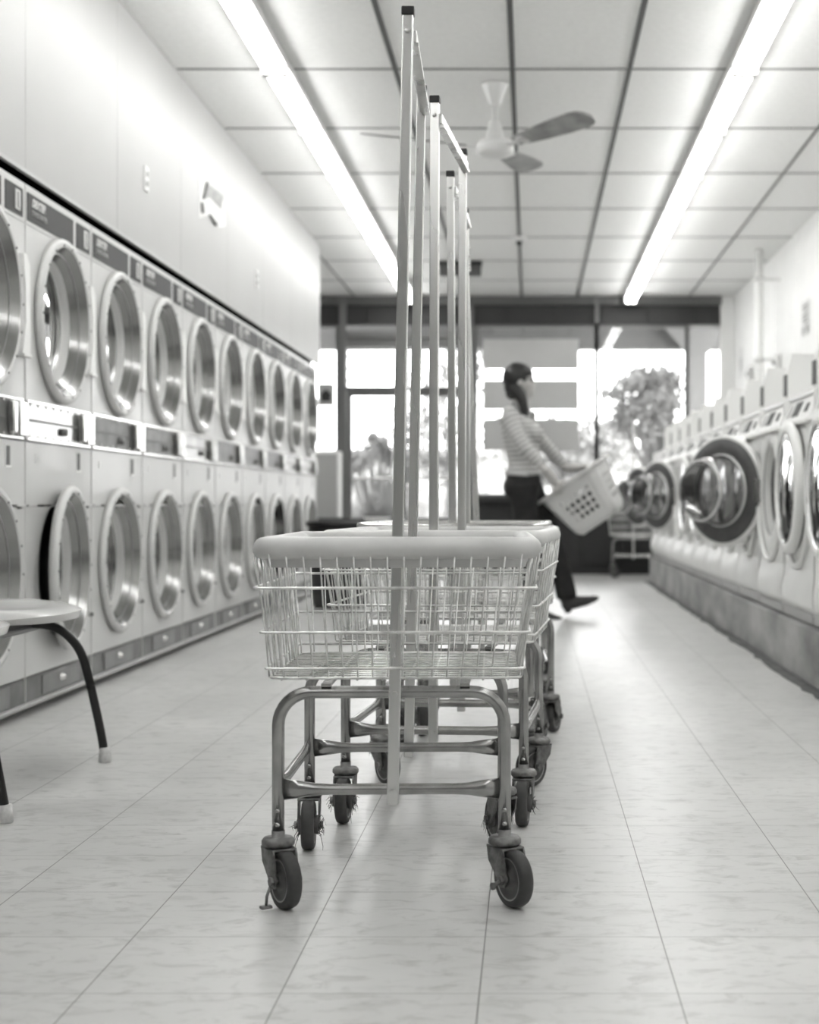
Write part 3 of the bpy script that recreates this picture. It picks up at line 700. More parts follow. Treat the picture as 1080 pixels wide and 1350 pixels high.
# ================================================================== LAUNDRY CARTS
def make_caster(root, x, y, psi, fuzz=False, trail=.032):
    """psi: heading of the trailing wheel, 0 = towards the camera"""
    o = None
    bm = NB()
    lathe(bm, [(.005, .140), (.0125, .140), (.0125, .128), (.027, .127), (.031, .122), (.031, .115), (.027, .111), (.005, .110)], (0, 0, 0), 'z', 28)
    box(bm, -.025, .025, -.030, .026, .104, .110, bev=.002)
    for s in (-1, 1):
        prism(bm, [(.026, .110), (-.030, .110), (-.034, .102), (-trail-.012, .050), (-trail-.006, .040), (-trail+.008, .038), (-trail+.016, .048), (.020, .082)], s*.0225-.0016, s*.0225+.0016, 'x')
    sweep(bm, [(-.030, -trail, .0535), (.030, -trail, .0535)], .0055, 8)
    for s in (-1, 1): lathe(bm, [(.0005, 0), (.009, 0), (.009, s*.005), (.0005, s*.005)], (s*.026, -trail, .0535), 'x', 6, smooth=False)
    o = obj('caster', bm, fork_m, root); o.location = (x, y, 0); o.rotation_euler = (0, 0, psi)
    bm = NB(); c = (0, -trail, .0535)
    lathe(bm, [(.040, -.013), (.046, -.0145), (.051, -.012), (.0533, -.006), (.0538, 0), (.0533, .006), (.051, .012), (.046, .0145), (.040, .013)], c, 'x', 48)
    lathe(bm, [(.040, -.0132), (.037, -.0125), (.037, .0125), (.040, .0132)], c, 'x', 48, mi=1)
    lathe(bm, [(.037, -.0125), (.033, -.009), (.018, -.0095), (.014, -.016), (.008, -.016), (.008, .016), (.014, .016), (.018, .0095), (.033, .009), (.037, .0125)], c, 'x', 32, mi=2)
    obj('wheel', bm, [rubber, hubline, hub_m], o)
    if fuzz:
        bm = NB()
        for i in range(46):
            s = random.choice((-1, 1)); a = random.uniform(0, 2*PI); r0 = random.uniform(.006, .016)
            p = Vector((s*random.uniform(.016, .026), -trail+r0*math.cos(a), .0535+r0*math.sin(a)))
            q = p+Vector((s*random.uniform(0, .012), random.gauss(0, .007), random.gauss(-.004, .010))); e = q+Vector((s*random.uniform(-.002, .006), random.gauss(0, .004), random.uniform(-.018, .004)))
            sweep(bm, [p, q, e], .0005, 3, rs=[.0011, .0007, .0003])
        lathe(bm, [(.012, -.0215), (.022, -.020), (.019, -.0125)], c, 'x', 12); lathe(bm, [(.012, .0215), (.022, .020), (.019, .0125)], c, 'x', 12)
        obj('tangled_lint', bm, fuzz_m, o)
    return o
def make_cart(label, loc, yaw, lean, casters, padded=True, top=1.66, bump=None, zrim=.671, group='laundry carts'):
    t = thing('laundry_cart', label, 'laundry cart', loc, yaw, group)
    def sh(o):
        for v in o.data.vertices: v.co.x += lean*v.co.z
        return o
    hw = .2125; L = .49; zt = .399; r = .0117; zs = .2165
    # two arched leg frames
    for yy in (0, L):
        bm = NB(); pts = [(-hw, yy, .132)]
        rc = .062
        for i in range(9):
            a = PI-i*PI/16; pts.append((-hw+rc+rc*math.cos(a), yy, zt-rc+rc*math.sin(a)))
        for i in range(9):
            a = PI/2-i*PI/16; pts.append((hw-rc+rc*math.cos(a), yy, zt-rc+rc*math.sin(a)))
        pts.append((hw, yy, .132)); sweep(bm, pts, r, 14)
        for s in (-1, 1):
            for z in (.152, .178): lathe(bm, [(.0005, -.0145), (.0045, -.0140), (.0052, -.0105)], (s*hw, yy, z), 'y', 10)
        obj('leg_frame', bm, steel, t)
        bm = NB()      # stretcher with flattened, flared ends
        n = 15; P = [(-hw+.010+(2*hw-.02)*i/(n-1), yy, zs) for i in range(n)]
        rs = []
        for i in range(n):
            e = min(i, n-1-i); rs.append([(.020, .004), (.0165, .0085), (.012, .0105)][e] if e < 3 else (.0105, .0105))
        sweep(bm, P, .01, 14, rs=rs); obj('stretcher', bm, steel, t)
    for s in (-1, 1):
        bm = NB(); n = 11; P = [(s*(hw+.0), .010+(L-.02)*i/(n-1), zs+.004) for i in range(n)]
        rs = []
        for i in range(n):
            e = min(i, n-1-i); rs.append([(.019, .004), (.015, .008)][e] if e < 2 else (.0100, .0100))
        sweep(bm, P, .01, 12, rs=rs); obj('side_rail', bm, steel, t)
    # basket support rails
    bm = NB()
    for s in (-1, 1): box(bm, s*.13-.009, s*.13+.009, -.012, L+.012, zt+.011, zt+.017)
    sh(obj('basket_support', bm, steel, t))
    # wire basket
    top_b = (-.262, .262, -.075, .545, zrim-.018); bot_b = (-.234, .234, -.028, .455, .4275)
    def ring(z, out=0):
        k = (z-bot_b[4])/(top_b[4]-bot_b[4]); k2 = k
        return [bot_b[i]+(top_b[i]-bot_b[i])*k2 for i in range(4)]
    def loop(z, out, rc=.02):
        x0, x1, y0, y1 = ring(z); x0 -= out; x1 += out; y0 -= out; y1 += out; P = []
        for cx, cy, a0 in ((x1-rc, y1-rc, 0), (x0+rc, y1-rc, PI/2), (x0+rc, y0+rc, PI), (x1-rc, y0+rc, 3*PI/2)):
            for i in range(4): a = a0+i*PI/6; P.append((cx+rc*math.cos(a), cy+rc*math.sin(a), z))
        return P
    bm = NB(); wr = .0016
    for z in (.598, .515, .447): sweep(bm, loop(z, .0045, .012), .0027, 8, closed=True)
    sweep(bm, loop(.4285, .0, .02), .0026, 8, closed=True)
    ztp = zrim-.01
    def X2(k, z): r_ = ring(z); return r_
    zsamp = (.4285, .447, .515, .598, ztp)
    n = 16
    for i in range(n):
        f = (i+.5)/n
        for side in (2, 3):
            pts = []
            for z in zsamp:
                R_ = ring(z); pts.append((R_[0]+(R_[1]-R_[0])*(.03+.94*f), R_[side], z))
            sweep(bm, pts, wr, 6)
    n = 21
    for i in range(n):
        f = (i+.5)/n
        for side in (0, 1):
            pts = []
            for z in zsamp:
                R_ = ring(z); wob = .003*math.sin(i*2.3+z*20); pts.append((R_[side]+wob*(1 if side else -1), R_[2]+(R_[3]-R_[2])*(.02+.96*f)+wob, z))
            sweep(bm, pts, wr, 6)
    # floor grid
    x0, x1, y0, y1 = ring(.4285)
    for i in range(15): yy = y0+(y1-y0)*(i+.5)/15; sweep(bm, [(x0, yy, .4285), (x1, yy, .4285)], .0013, 6)
    for i in range(10): xx = x0+(x1-x0)*(i+.5)/10; sweep(bm, [(xx, y0, .425), (xx, y1, .425)], .0022, 6)
    sh(obj('wire_basket', bm, wire, t))
    # rim
    bm = NB(); ro = .0205 if padded else .008; hwr = .2685-ro; P = []
    y0, y1 = -.085+ro, .548-ro+.01; rc = .035
    for cx, cy, a0 in ((hwr-rc, y1-rc, 0), (-hwr+rc, y1-rc, PI/2), (-hwr+rc, y0+rc, PI), (hwr-rc, y0+rc, 3*PI/2)):
        for i in range(7): a = a0+i*PI/12; P.append((cx+rc*math.cos(a), cy+rc*math.sin(a), zrim+random.uniform(-.0008, .0008)))
    sweep(bm, P, ro, 16, closed=True)
    if padded:      # flap of the bumper that wraps below the rim wire
        n = len(P); prev = None; first_ = None
        for i in range(n):
            p = Vector(P[i]); c = Vector(((p.x)*.965, .235+(p.y-.235)*.965, 0)); a = bm.verts.new((p.x*.995, .235+(p.y-.235)*.995, zrim-.010)); b = bm.verts.new((c.x, c.y, zrim-.036))
            if prev: f = bm.faces.new((prev[0], a, b, prev[1])); f.smooth = True
            else: first_ = (a, b)
            prev = (a, b)
        bm.faces.new((prev[0], first_[0], first_[1], prev[1]))
    else:
        sweep(bm, [(x, y, z-.022) for x, y, z in P], .004, 8, closed=True)
    sh(obj('rim', bm, (bump or bumper_m) if padded else chrome, t))
    # hanging rack poles
    pw = .0105
    for i, (yy, s) in enumerate(((-.0225, -1), (L+.0225, 1))):
        bm = NB(); box(bm, -pw, pw, yy-.0105, yy+.0105, .192, top, bev=.0022)
        for z in (zs, zt, .655, top-.03): lathe(bm, [(.0005, -.0165), (.0055, -.016), (.006, -.0105)], (0, yy, z), 'y', 6, smooth=False); 
        p = sh(obj('rack_pole', bm, alu, t))
        bm = NB(); box(bm, -pw-.0015, pw+.0015, yy-.012, yy+.012, top, top+.016, bev=.002); sh(obj('pole_cap', bm, black, p))
    bm = NB(); box(bm, -.002, .016, -.012, L+.012, top-.045, top-.023, bev=.001, seg=1); box(bm, .004, .020, -.008, L+.008, top-.052, top-.045)
    sh(obj('hanging_bar', bm, alu, t))
    for (x, y), (psi, fz) in zip(((-hw, 0), (hw, 0), (-hw, L), (hw, L)), casters): make_caster(t, x, y, psi, fz)
    return t
R = math.radians
c1 = make_cart('nearest laundry cart, wire basket with pale padded rim, at the front of the line', (-.2605, 2.86, 0), R(1.4), .0193, [(R(31), 0), (R(31), 0), (R(3), 1), (R(200), 1)], top=1.663)
c2 = make_cart('second laundry cart in the line, just behind the nearest one', (-.227, 3.60, 0), R(-4.5), .003, [(R(2), 1), (R(0), 1), (R(38), 0), (R(-35), 0)], bump=bumper_light, top=1.695)
c3 = make_cart('third laundry cart in the line, with a thin bare metal rim', (-.213, 4.30, 0), R(-2), -.006, [(R(178), 1), (R(20), 0), (R(30), 0), (R(160), 0)], padded=False, top=1.672, zrim=.692)
c4 = make_cart('last laundry cart in the line of four, its rack poles tilting left', (-.145, 4.98, 0), R(2), -.044, [(R(10), 0), (R(160), 0), (R(30), 0), (R(-30), 0)], padded=False, top=1.64)
c5 = make_cart('lone laundry cart parked by the far windows beside the washers', (1.05, 15.45, 0), R(-3.9), 0, [(R(60), 0), (R(30), 0), (R(30), 0), (R(-30), 0)], padded=False, top=1.62, group=None)
# small caster brake pedals on nearest cart
for s, c in ((-1, 0), (1, 0)):
    bm = NB(); sweep(bm, [(-.026, -.03, .05), (-.036, -.032, .028), (-.038, -.034, .012)], .003, 6); box(bm, -.05, -.028, -.042, -.028, .006, .012, bev=.002)
    ca = [k for k in children(c1) if k.name.startswith('caster')][0 if s < 0 else 1]
    if s > 0: bm.free(); bm = NB(); sweep(bm, [(-.026, -.03, .052), (-.048, -.036, .046)], .0045, 8); lathe(bm, [(.0005, -.052), (.007, -.05), (.007, -.045), (.0005, -.044)], (0, -.036, .046), 'x', 10)
    obj('brake_pedal', bm, fork_m, ca)

# ================================================================== SEATS lower left
t = thing('bench_seat', 'two-seat bench with pale plastic shells and black tube legs', 'bench', (-1.45, 4.0, 0))
def chain_tube(bm, pts, r):
    pts = [Vector(p) for p in pts]; m = len(pts); P = []
    for i in range(m-1):
        p0, p1, p2, p3 = pts[max(i-1, 0)], pts[i], pts[i+1], pts[min(i+2, m-1)]
        for k in range(5):
            s = k/5; P.append(.5*((2*p1)+(-p0+p2)*s+(2*p0-5*p1+4*p2-p3)*s*s+(-p0+3*p1-3*p2+p3)*s**3))
    P.append(pts[-1]); sweep(bm, P, r, 12)
def shell(yc, xf, name_m):
    bm = NB(); nu, nv = 14, 16; grid = []
    # u across (y), v from front lip (0) back to the top of the backrest (1)
    for j in range(nv+1):
        v = j/nv; row = []
        for i in range(nu+1):
            u = -1+2*i/nu; hwid = .235*(1-.10*abs(v-.4)); ex = max(0, 1-abs(u)**2.6)**.5
            if v < .55:
                s = v/.55; x = xf-.40*s-.13*(1-ex)*(1-s); z = .452-.018*math.sin(s*PI)*(1-u*u)-.022*max(0, 1-s*5)**2
            else:
                s = (v-.55)/.45; x = xf-.40-.13*s; z = .452+.36*s**1.2+(-.03*(1-ex) if s > .8 else 0); x += .03*u*u
            row.append(bm.verts.new((x, yc+u*hwid, z)))
        grid.append(row)
    for j in range(nv):
        for i in range(nu): f = bm.faces.new((grid[j][i], grid[j][i+1], grid[j+1][i+1], grid[j+1][i])); f.smooth = True
    o = obj('seat_shell', bm, seat_m, t); md = o.modifiers.new('s', 'SOLIDIFY'); md.thickness = .022; md.offset = -1
    bv = o.modifiers.new('b', 'BEVEL'); bv.width = .007; bv.segments = 3; bv.limit_method = 'ANGLE'
    return o
shell(.245, .17, 0); shell(-.315, .155, 0)
bm = NB(); sweep(bm, [(.03, -.62, .405), (.03, .36, .405)], .016, 10); sweep(bm, [(-.16, -.62, .405), (-.16, .36, .405)], .016, 10); obj('seat_rail', bm, chair_leg, t)
for yb, yf in ((.30, .43), (-.50, -.41)):
    for side in (1, -1):
        bm = NB()
        if side > 0: pts = [(-.07, yb, .405), (.04, yb, .412), (.095, yb+(yf-yb)*.12, .404), (.135, yb+(yf-yb)*.25, .375), (.165, yb+(yf-yb)*.4, .325), (.182, yb+(yf-yb)*.6, .24), (.20, yf-.01, .1), (.209, yf, .03)]
        else: pts = [(-.07, yb, .405), (-.13, yb, .40), (-.18, yb+(yf-yb)*.3, .36), (-.2, yb+(yf-yb)*.6, .25), (-.22, yf, .03)]
        e = pts[-1]; chain_tube(bm, pts, .0125); l = obj('leg', bm, chair_leg, t)
        bm = NB(); lathe(bm, [(.005, .045), (.0155, .043), (.0185, .004), (.017, .0), (.005, .0)], (e[0]+.002, e[1], 0), 'z', 18); obj('foot_cap', bm, foot_m, l)

# ================================================================== DARK BIN behind the carts
t = thing('waste_bin', 'dark round open-topped bin standing on the floor beside the far dryers', 'bin', (-1.38, 11.05, 0))
bm = NB(); lathe(bm, [(.008, .01), (.19, .01), (.20, .03), (.235, .60), (.232, .60), (.197, .035), (.008, .03)], axis='z', n=40); obj('bin_body', bm, bin_m, t)
bm = NB(); lathe(bm, [(.234, .585), (.25, .59), (.252, .62), (.24, .63), (.228, .61)], axis='z', n=40, closed=True); obj('bin_rim', bm, black, t)
bm = NB(); lathe(bm, [(.222, .34), (.235, .345), (.236, .37), (.224, .375)], axis='z', n=40, closed=True); obj('bin_band', bm, black, t)
# low dark bench seat at the window
t = thing('waiting_bench', 'low dark bench with a highlight painted on its edge under the window beside the entrance', 'bench', (X(520), 14.6, 0))
bm = NB(); box(bm, -.75, .75, -.22, .22, .56, .62, bev=.02); obj('bench_top', bm, bin_m, t)
bm = NB(); box(bm, -.12, .12, -.225, -.2, .59, .625, bev=.006); obj('edge_highlight', bm, fan_m, t)  # short white strip paints a highlight on the bench edge
for x in (-.68, .68):
    for y in (-.17, .17):
        bm = NB(); box(bm, x-.02, x+.02, y-.02, y+.02, 0, .56); obj('leg', bm, frame_m, t)

# ================================================================== LAUNDRY BASKET (held)
BL, BW, BH = .47, .40, .34
def rrp(hx, hy, rc, n=5):
    P = []
    for cx, cy, a0 in ((hx-rc, -hy+rc, -PI/2), (hx-rc, hy-rc, 0), (-hx+rc, hy-rc, PI/2), (-hx+rc, -hy+rc, PI)):
        for i in range(n+1): a = a0+i*PI/2/n; P.append((cx+rc*math.cos(a), cy+rc*math.sin(a)))
    return P
a_ = R(21); rho = R(35)
BM = Matrix.Translation((.285, 10.05, .915)) @ Matrix.Rotation(-rho, 4, 'Y') @ Matrix.Rotation(-a_, 4, 'Z') @ Matrix.Translation((0, 0, -BH))
t = thing('laundry_basket', 'white plastic laundry basket with rows of round holes, held by the woman', 'laundry basket', (0, 0, 0)); t.matrix_world = BM
bm = NB()
topP = rrp(BL/2-.012, BW/2-.012, .06); botP = rrp(BL/2-.075, BW/2-.06, .055)
n = len(topP); segs = 6
def bmap(i, f, v, q=0):
    a0, a1 = Vector(topP[i]), Vector(topP[(i+1) % n]); b0, b1 = Vector(botP[i]), Vector(botP[(i+1) % n])
    p = b0.lerp(b1, f).lerp(a0.lerp(a1, f), v); z = .004+v*(BH-.004)
    if v < .16: g = 1-math.sqrt(max(0, 1-(1-v/.16)**2)); p = p*(1-.18*g)
    return Vector((p.x, p.y, z))
for i in range(n):
    straight = (i % segs) == segs-1
    if not straight:
        vv = [0, .02, .05, .1, .16, .22, .78, 1]
        for k in range(7):
            f = bm.faces.new([bm.verts.new(bmap(i, a, b)) for a, b in ((0, vv[k]), (1, vv[k]), (1, vv[k+1]), (0, vv[k+1]))]); f.smooth = True
    else:
        side = i//segs       # 0: right end corner -> +x end ; sides alternate
        longside = abs(topP[i][0]-topP[(i+1) % n][0]) > abs(topP[i][1]-topP[(i+1) % n][1])
        nc = 5 if longside else 6; nr = 4; v0, v1 = .24, .80
        for a, b in ((0, .02), (.02, .05), (.05, .1), (.1, .16), (.16, v0), (v1, 1)):
            bm.faces.new([bm.verts.new(bmap(i, *q)) for q in ((0, a), (1, a), (1, b), (0, b))])
        for (fa, fb) in ((0, .08), (.92, 1)):
            bm.faces.new([bm.verts.new(bmap(i, *q)) for q in ((fa, v0), (fb, v0), (fb, v1), (fa, v1))])
        for c in range(nc):
            for rr in range(nr):
                u0, u1 = .08+.84*c/nc, .08+.84*(c+1)/nc; w0, w1 = v0+(v1-v0)*rr/nr, v0+(v1-v0)*(rr+1)/nr
                wid = (.33 if longside else .27)*.84/nc
                P = lambda u, v, q, i=i, u0=u0, u1=u1, w0=w0, w1=w1: bmap(i, u0+(u1-u0)*u, w0+(w1-w0)*v)
                # ellipse in cell: hole radius relative to the cell
                rr_ = .34 if longside else .30
                holed(bm, P, 0, 1, 0, 1, .5, .5, rr_, 16)
bmesh.ops.remove_doubles(bm, verts=bm.verts, dist=.0004)
b = obj('basket_wall', bm, basket_m, t); md = b.modifiers.new('s', 'SOLIDIFY'); md.thickness = .003; md.offset = 0
bm = NB(); f = bm.faces.new([bm.verts.new((x*.82, y*.82, .004)) for x, y in botP]); bmesh.ops.solidify(bm, geom=[f], thickness=.003)
for k in range(-2, 3): box(bm, k*.06-.018, k*.06+.018, -.09, .09, -.002, .001)
obj('basket_floor', bm, basket_m, t)
bm = NB(); P = [(x, y, BH) for x, y in rrp(BL/2, BW/2, .065, 6)]; sweep(bm, P, .011, 10, closed=True, rs=[(.013, .016)]*len(P)); obj('rim', bm, basket_m, t)

bm = NB()  # dark heap added inside the basket to make its holes look dark
for i in range(26):
    c = Vector((random.uniform(-.09, .09), random.uniform(-.09, .04), random.uniform(.06, .20)))
    r_ = bmesh.ops.create_icosphere(bm, subdivisions=2, radius=1); rx, ry, rz = random.uniform(.04, .07), random.uniform(.03, .05), random.uniform(.03, .05)
    for v in r_['verts']: v.co = c+Vector((v.co.x*rx, v.co.y*ry, v.co.z*rz))
o = remeshed('added_laundry_pile', bm, mat('dark_filler_laundry', .02, .9, var=.5, scale=20), None, .008, 3); o.matrix_world = BM
tag(o, 'dark clothes added inside the white laundry basket to darken its holes', 'clothes')

# ================================================================== THE WOMAN
SC = 200.5
def J(px, py, dy=0.0): return Vector(((px-VX)/SC, 10.0+dy, H+(VY-py)/SC))
def chain(bm, pts, rs, n=14, sub=4):
    """smooth tapering limb through joints"""
    pts = [Vector(p) for p in pts]; P = []; Rr = []
    m = len(pts)
    for i in range(m-1):
        p0, p1, p2, p3 = pts[max(i-1, 0)], pts[i], pts[i+1], pts[min(i+2, m-1)]
        for k in range(sub):
            s = k/sub
            P.append(.5*((2*p1)+(-p0+p2)*s+(2*p0-5*p1+4*p2-p3)*s*s+(-p0+3*p1-3*p2+p3)*s**3))
            a = rs[i] if isinstance(rs[i], tuple) else (rs[i],)*2; b = rs[i+1] if isinstance(rs[i+1], tuple) else (rs[i+1],)*2
            e = s*s*(3-2*s); Rr.append((a[0]+(b[0]-a[0])*e, a[1]+(b[1]-a[1])*e))
    P.append(pts[-1]); Rr.append(rs[-1] if isinstance(rs[-1], tuple) else (rs[-1],)*2)
    sweepY(bm, P, Rr, n)
def sweepY(bm, pts, rs, n):
    """sections: first radius lies in the picture plane (front-back), second across the body (y)"""
    rings = []; m = len(pts)
    for i, p in enumerate(pts):
        t_ = (pts[min(i+1, m-1)]-pts[max(i-1, 0)]).normalized()
        w = Vector((0, 1, 0)); w = (w-t_*w.dot(t_)); w = w.normalized() if w.length > .05 else Vector((0, 0, 1)); u = w.cross(t_).normalized()
        rings.append([bm.verts.new(p+u*math.cos(2*PI*k/n)*rs[i][0]+w*math.sin(2*PI*k/n)*rs[i][1]) for k in range(n)])
    for i in range(m-1):
        for k in range(n): bm.faces.new((rings[i][k], rings[i][(k+1) % n], rings[i+1][(k+1) % n], rings[i+1][k]))
    for q, s in ((0, -1), (-1, 1)):
        c = bm.verts.new(pts[q]+(pts[q]-pts[1 if q == 0 else -2]).normalized()*min(rs[q])*.5)
        for k in range(n): bm.faces.new((rings[q][k], rings[q][(k+1) % n], c))
def ball(bm, c, rx, ry, rz, rot=0):
    r_ = bmesh.ops.create_uvsphere(bm, u_segments=20, v_segments=14, radius=1)
    M = Matrix.Translation(c) @ Matrix.Rotation(rot, 4, 'Y') @ Matrix.Diagonal((rx, ry, rz, 1))
    for v in r_['verts']: v.co = M @ v.co
pers = thing('person', 'woman in striped long-sleeved top and dark jeans, leaning back mid-step with a basket', 'person', (0, 10, 0))
off = Matrix.Translation((0, -10, 0))
# --- joints
shR, elR, wrR = J(669, 552, -.155), J(691, 590, -.205), J(719, 621, -.19)
shL, elL, wrL = J(684, 552, .155), J(722, 588, .21), J(748, 616, .20)
hipR, knR, anR = J(690, 640, -.085), J(697, 722, -.08), J(704, 796, -.08)
hipL, knL, anL = J(696, 642, .085), J(731, 716, .09), J(748, 786, .09)
def torso(bm, g=0):
    chain(bm, [J(689, 648), J(691, 628), J(691, 608), J(688, 585), J(684, 565), J(678, 549), J(682, 540)],
          [(.108+g, .165+g), (.108+g, .155+g), (.10+g, .125+g), (.112+g, .138+g), (.115+g, .155+g), (.085+g, .15+g), (.05+g, .07+g)], 20)
    ball(bm, J(704, 572, -.065), .062+g, .062+g, .06+g); ball(bm, J(704, 572, .065), .062+g, .062+g, .06+g)
def arm(bm, a, b_, c, g=0, end=1.0):
    c2 = b_.lerp(c, end)
    chain(bm, [a+Vector((0, 0, .01)), a.lerp(b_, .45), b_, b_.lerp(c2, .5), c2], [(.058+g)]+[.048+g, .04+g, .038+g, .029+g], 14)
body = NB()
torso(body, -.012)
for a, b_, c in ((shR, elR, wrR), (shL, elL, wrL)): arm(body, a, b_, c, -.008)
for a, b_, c, s in ((hipR, knR, anR, -1), (hipL, knL, anL, 1)):
    chain(body, [a, a.lerp(b_, .5), b_, b_.lerp(c, .35), c], [.085, .07, .05, .048, .033], 14)
chain(body, [J(679, 552), J(685, 538), J(688, 526), J(689, 516)], [(.055, .065), (.048, .05), (.046, .048), (.045, .05)], 16)
# head with face, looking right
hc = J(686, 502)
ball(body, hc+Vector((-.008, 0, .01)), .096, .076, .102); 
ball(body, hc+Vector((.048, 0, -.055)), .045, .052, .055, .3)       # jaw
ball(body, hc+Vector((.070, 0, -.085)), .020, .026, .018)            # chin
ball(body, hc+Vector((.087, 0, -.025)), .020, .013, .014)            # nose tip
ball(body, hc+Vector((.080, 0, .0)), .012, .010, .03)                # nose bridge
ball(body, hc+Vector((.078, 0, -.056)), .014, .024, .008); ball(body, hc+Vector((.076, 0, -.066)), .012, .02, .007)   # lips
ball(body, hc+Vector((.070, 0, .028)), .018, .05, .012)              # brow
for s in (-1, 1): ball(body, hc+Vector((-.002, s*.074, -.012)), .018, .008, .028, .2); ball(body, hc+Vector((.055, s*.04, -.03)), .028, .022, .026)
# hands gripping the basket rim (fingers curl over and under it)
Bax = (BM.to_3x3() @ Vector((1, 0, 0))).normalized(); Bay = (BM.to_3x3() @ Vector((0, 1, 0))).normalized(); Baz = (BM.to_3x3() @ Vector((0, 0, 1))).normalized()
def grip(bm, w, g, out):
    """w wrist, g point on the rim, out: direction from basket centre outwards"""
    palm = g+Baz*.030-out*.0; d = (palm-w).normalized()
    chain(bm, [w-d*.02, w.lerp(palm, .45), palm-d*.01], [(.028, .030), (.032, .034), (.026, .034)], 12)
    chain(bm, [palm+Bax*-.030, palm+Baz*.004, palm+Bax*.030], [.015, .018, .014], 10)
    for i, l in enumerate((.92, 1.05, 1.0, .82)):
        s = (-.032+i*.0215)
        b0 = palm+Bax*s+Baz*.004
        chain(bm, [b0, b0+out*.028*l+Baz*-.004, b0+out*.040*l+Baz*-.028*l, b0+out*.028*l+Baz*-.052*l, b0+out*.012+Baz*-.060*l], [.0095, .009, .0085, .0078, .0065], 10, 3)
    tb = palm+Bax*.030-out*.012
    chain(bm, [tb, tb+Bax*.022-out*.018+Baz*-.012, tb+Bax*.030-out*.024+Baz*-.036], [.012, .0105, .008], 10, 3)
rimc = BM @ Vector((0, 0, BH))
gR = rimc-Bay*(BW/2)+Bax*(-.045); gL = rimc+Bay*(BW/2)+Bax*(.02)
grip(body, wrR, gR, -Bay); grip(body, wrL, gL, Bay)
o = remeshed('body', body, skin, pers, .0045, 3); o.data.transform(off)
# --- clothes
shirt = NB(); torso(shirt, .004)
bmesh.ops.bisect_plane(shirt, geom=shirt.verts[:]+shirt.edges[:]+shirt.faces[:], plane_co=J(690, 628), plane_no=Vector((.05, 0, -1)), clear_outer=True)
bmesh.ops.holes_fill(shirt, edges=[e for e in shirt.edges if e.is_boundary])
arm(shirt, shR, elR, wrR, .006, .72); arm(shirt, shL, elL, wrL, .006, .8)
chain(shirt, [J(672, 557), J(678, 549), J(683, 541)], [(.07, .10), (.068, .085), (.058, .062)], 18)
# stripes follow torso and sleeves
sm = bpy.data.materials.new('striped_jersey'); sm.use_nodes = True; nt = sm.node_tree; bs = nt.nodes['Principled BSDF']; bs.inputs['Roughness'].default_value = .85
at_ = nt.nodes.new('ShaderNodeAttribute'); at_.attribute_name = 'stripe'; ml = nt.nodes.new('ShaderNodeMath'); ml.operation = 'MULTIPLY'; ml.inputs[1].default_value = 2*PI/.030
sn = nt.nodes.new('ShaderNodeMath'); sn.operation = 'SINE'; rp = nt.nodes.new('ShaderNodeValToRGB'); rp.color_ramp.elements[0].position = .25; rp.color_ramp.elements[0].color = (.30, .30, .29, 1); rp.color_ramp.elements[1].position = .5; rp.color_ramp.elements[1].color = (.62, .62, .61, 1)
mr = nt.nodes.new('ShaderNodeMapRange'); mr.inputs[1].default_value = -1; mr.inputs[2].default_value = 1
nt.links.new(at_.outputs['Fac'], ml.inputs[0]); nt.links.new(ml.outputs[0], sn.inputs[0]); nt.links.new(sn.outputs[0], mr.inputs[0]); nt.links.new(mr.outputs[0], rp.inputs[0]); nt.links.new(rp.outputs[0], bs.inputs['Base Color'])
o = remeshed('striped_top', shirt, sm, pers, .006, 3)
me = o.data; att = me.attributes.new('stripe', 'FLOAT', 'POINT')
segsS = [(J(688, 660), J(686, 545), .125, 0), (shR, elR, .055, .3), (elR, wrR, .045, .3), (shL, elL, .055, .3), (elL, wrL, .045, .3)]
for i, v in enumerate(me.vertices):
    best = None
    for a, b_, rad, _ in segsS:
        ab = b_-a; s = max(0, min(1, (v.co-a).dot(ab)/ab.length_squared)); dd = (v.co-(a+ab*s)).length/rad
        if best is None or dd < best[0]: best = (dd, (v.co-a).dot(ab)/ab.length+(a-J(680, 552)).length*(1 if rad < .05 else 0))
    att.data[i].value = best[1]
me.transform(off)
je = NB()
chain(je, [J(688, 650), J(690, 636), J(691, 624)], [(.112, .17), (.118, .168), (.108, .15)], 20)
ball(je, J(678, 642, -.06), .075, .085, .08); ball(je, J(678, 642, .06), .075, .085, .08)
chain(je, [hipR, hipR.lerp(knR, .5), knR, knR.lerp(anR, .35), anR+Vector((.0, 0, -.01))], [(.098, .093), (.083, .08), .066, .066, .068], 18)
chain(je, [hipL, hipL.lerp(knL, .5), knL, knL.lerp(anL, .35), anL+Vector((.0, 0, -.01))], [(.098, .093), (.083, .08), .066, .066, .070], 18)
o = remeshed('jeans', je, jeans_m, pers, .007, 3); o.data.transform(off)
bt = NB(); chain(bt, [J(688, 627.5), J(688.5, 623.5)], [(.115, .163), (.112, .158)], 24, 2); o = obj('waistband', bt, mat('shirt_hem', .5, .8), pers, True); o.data.transform(off)
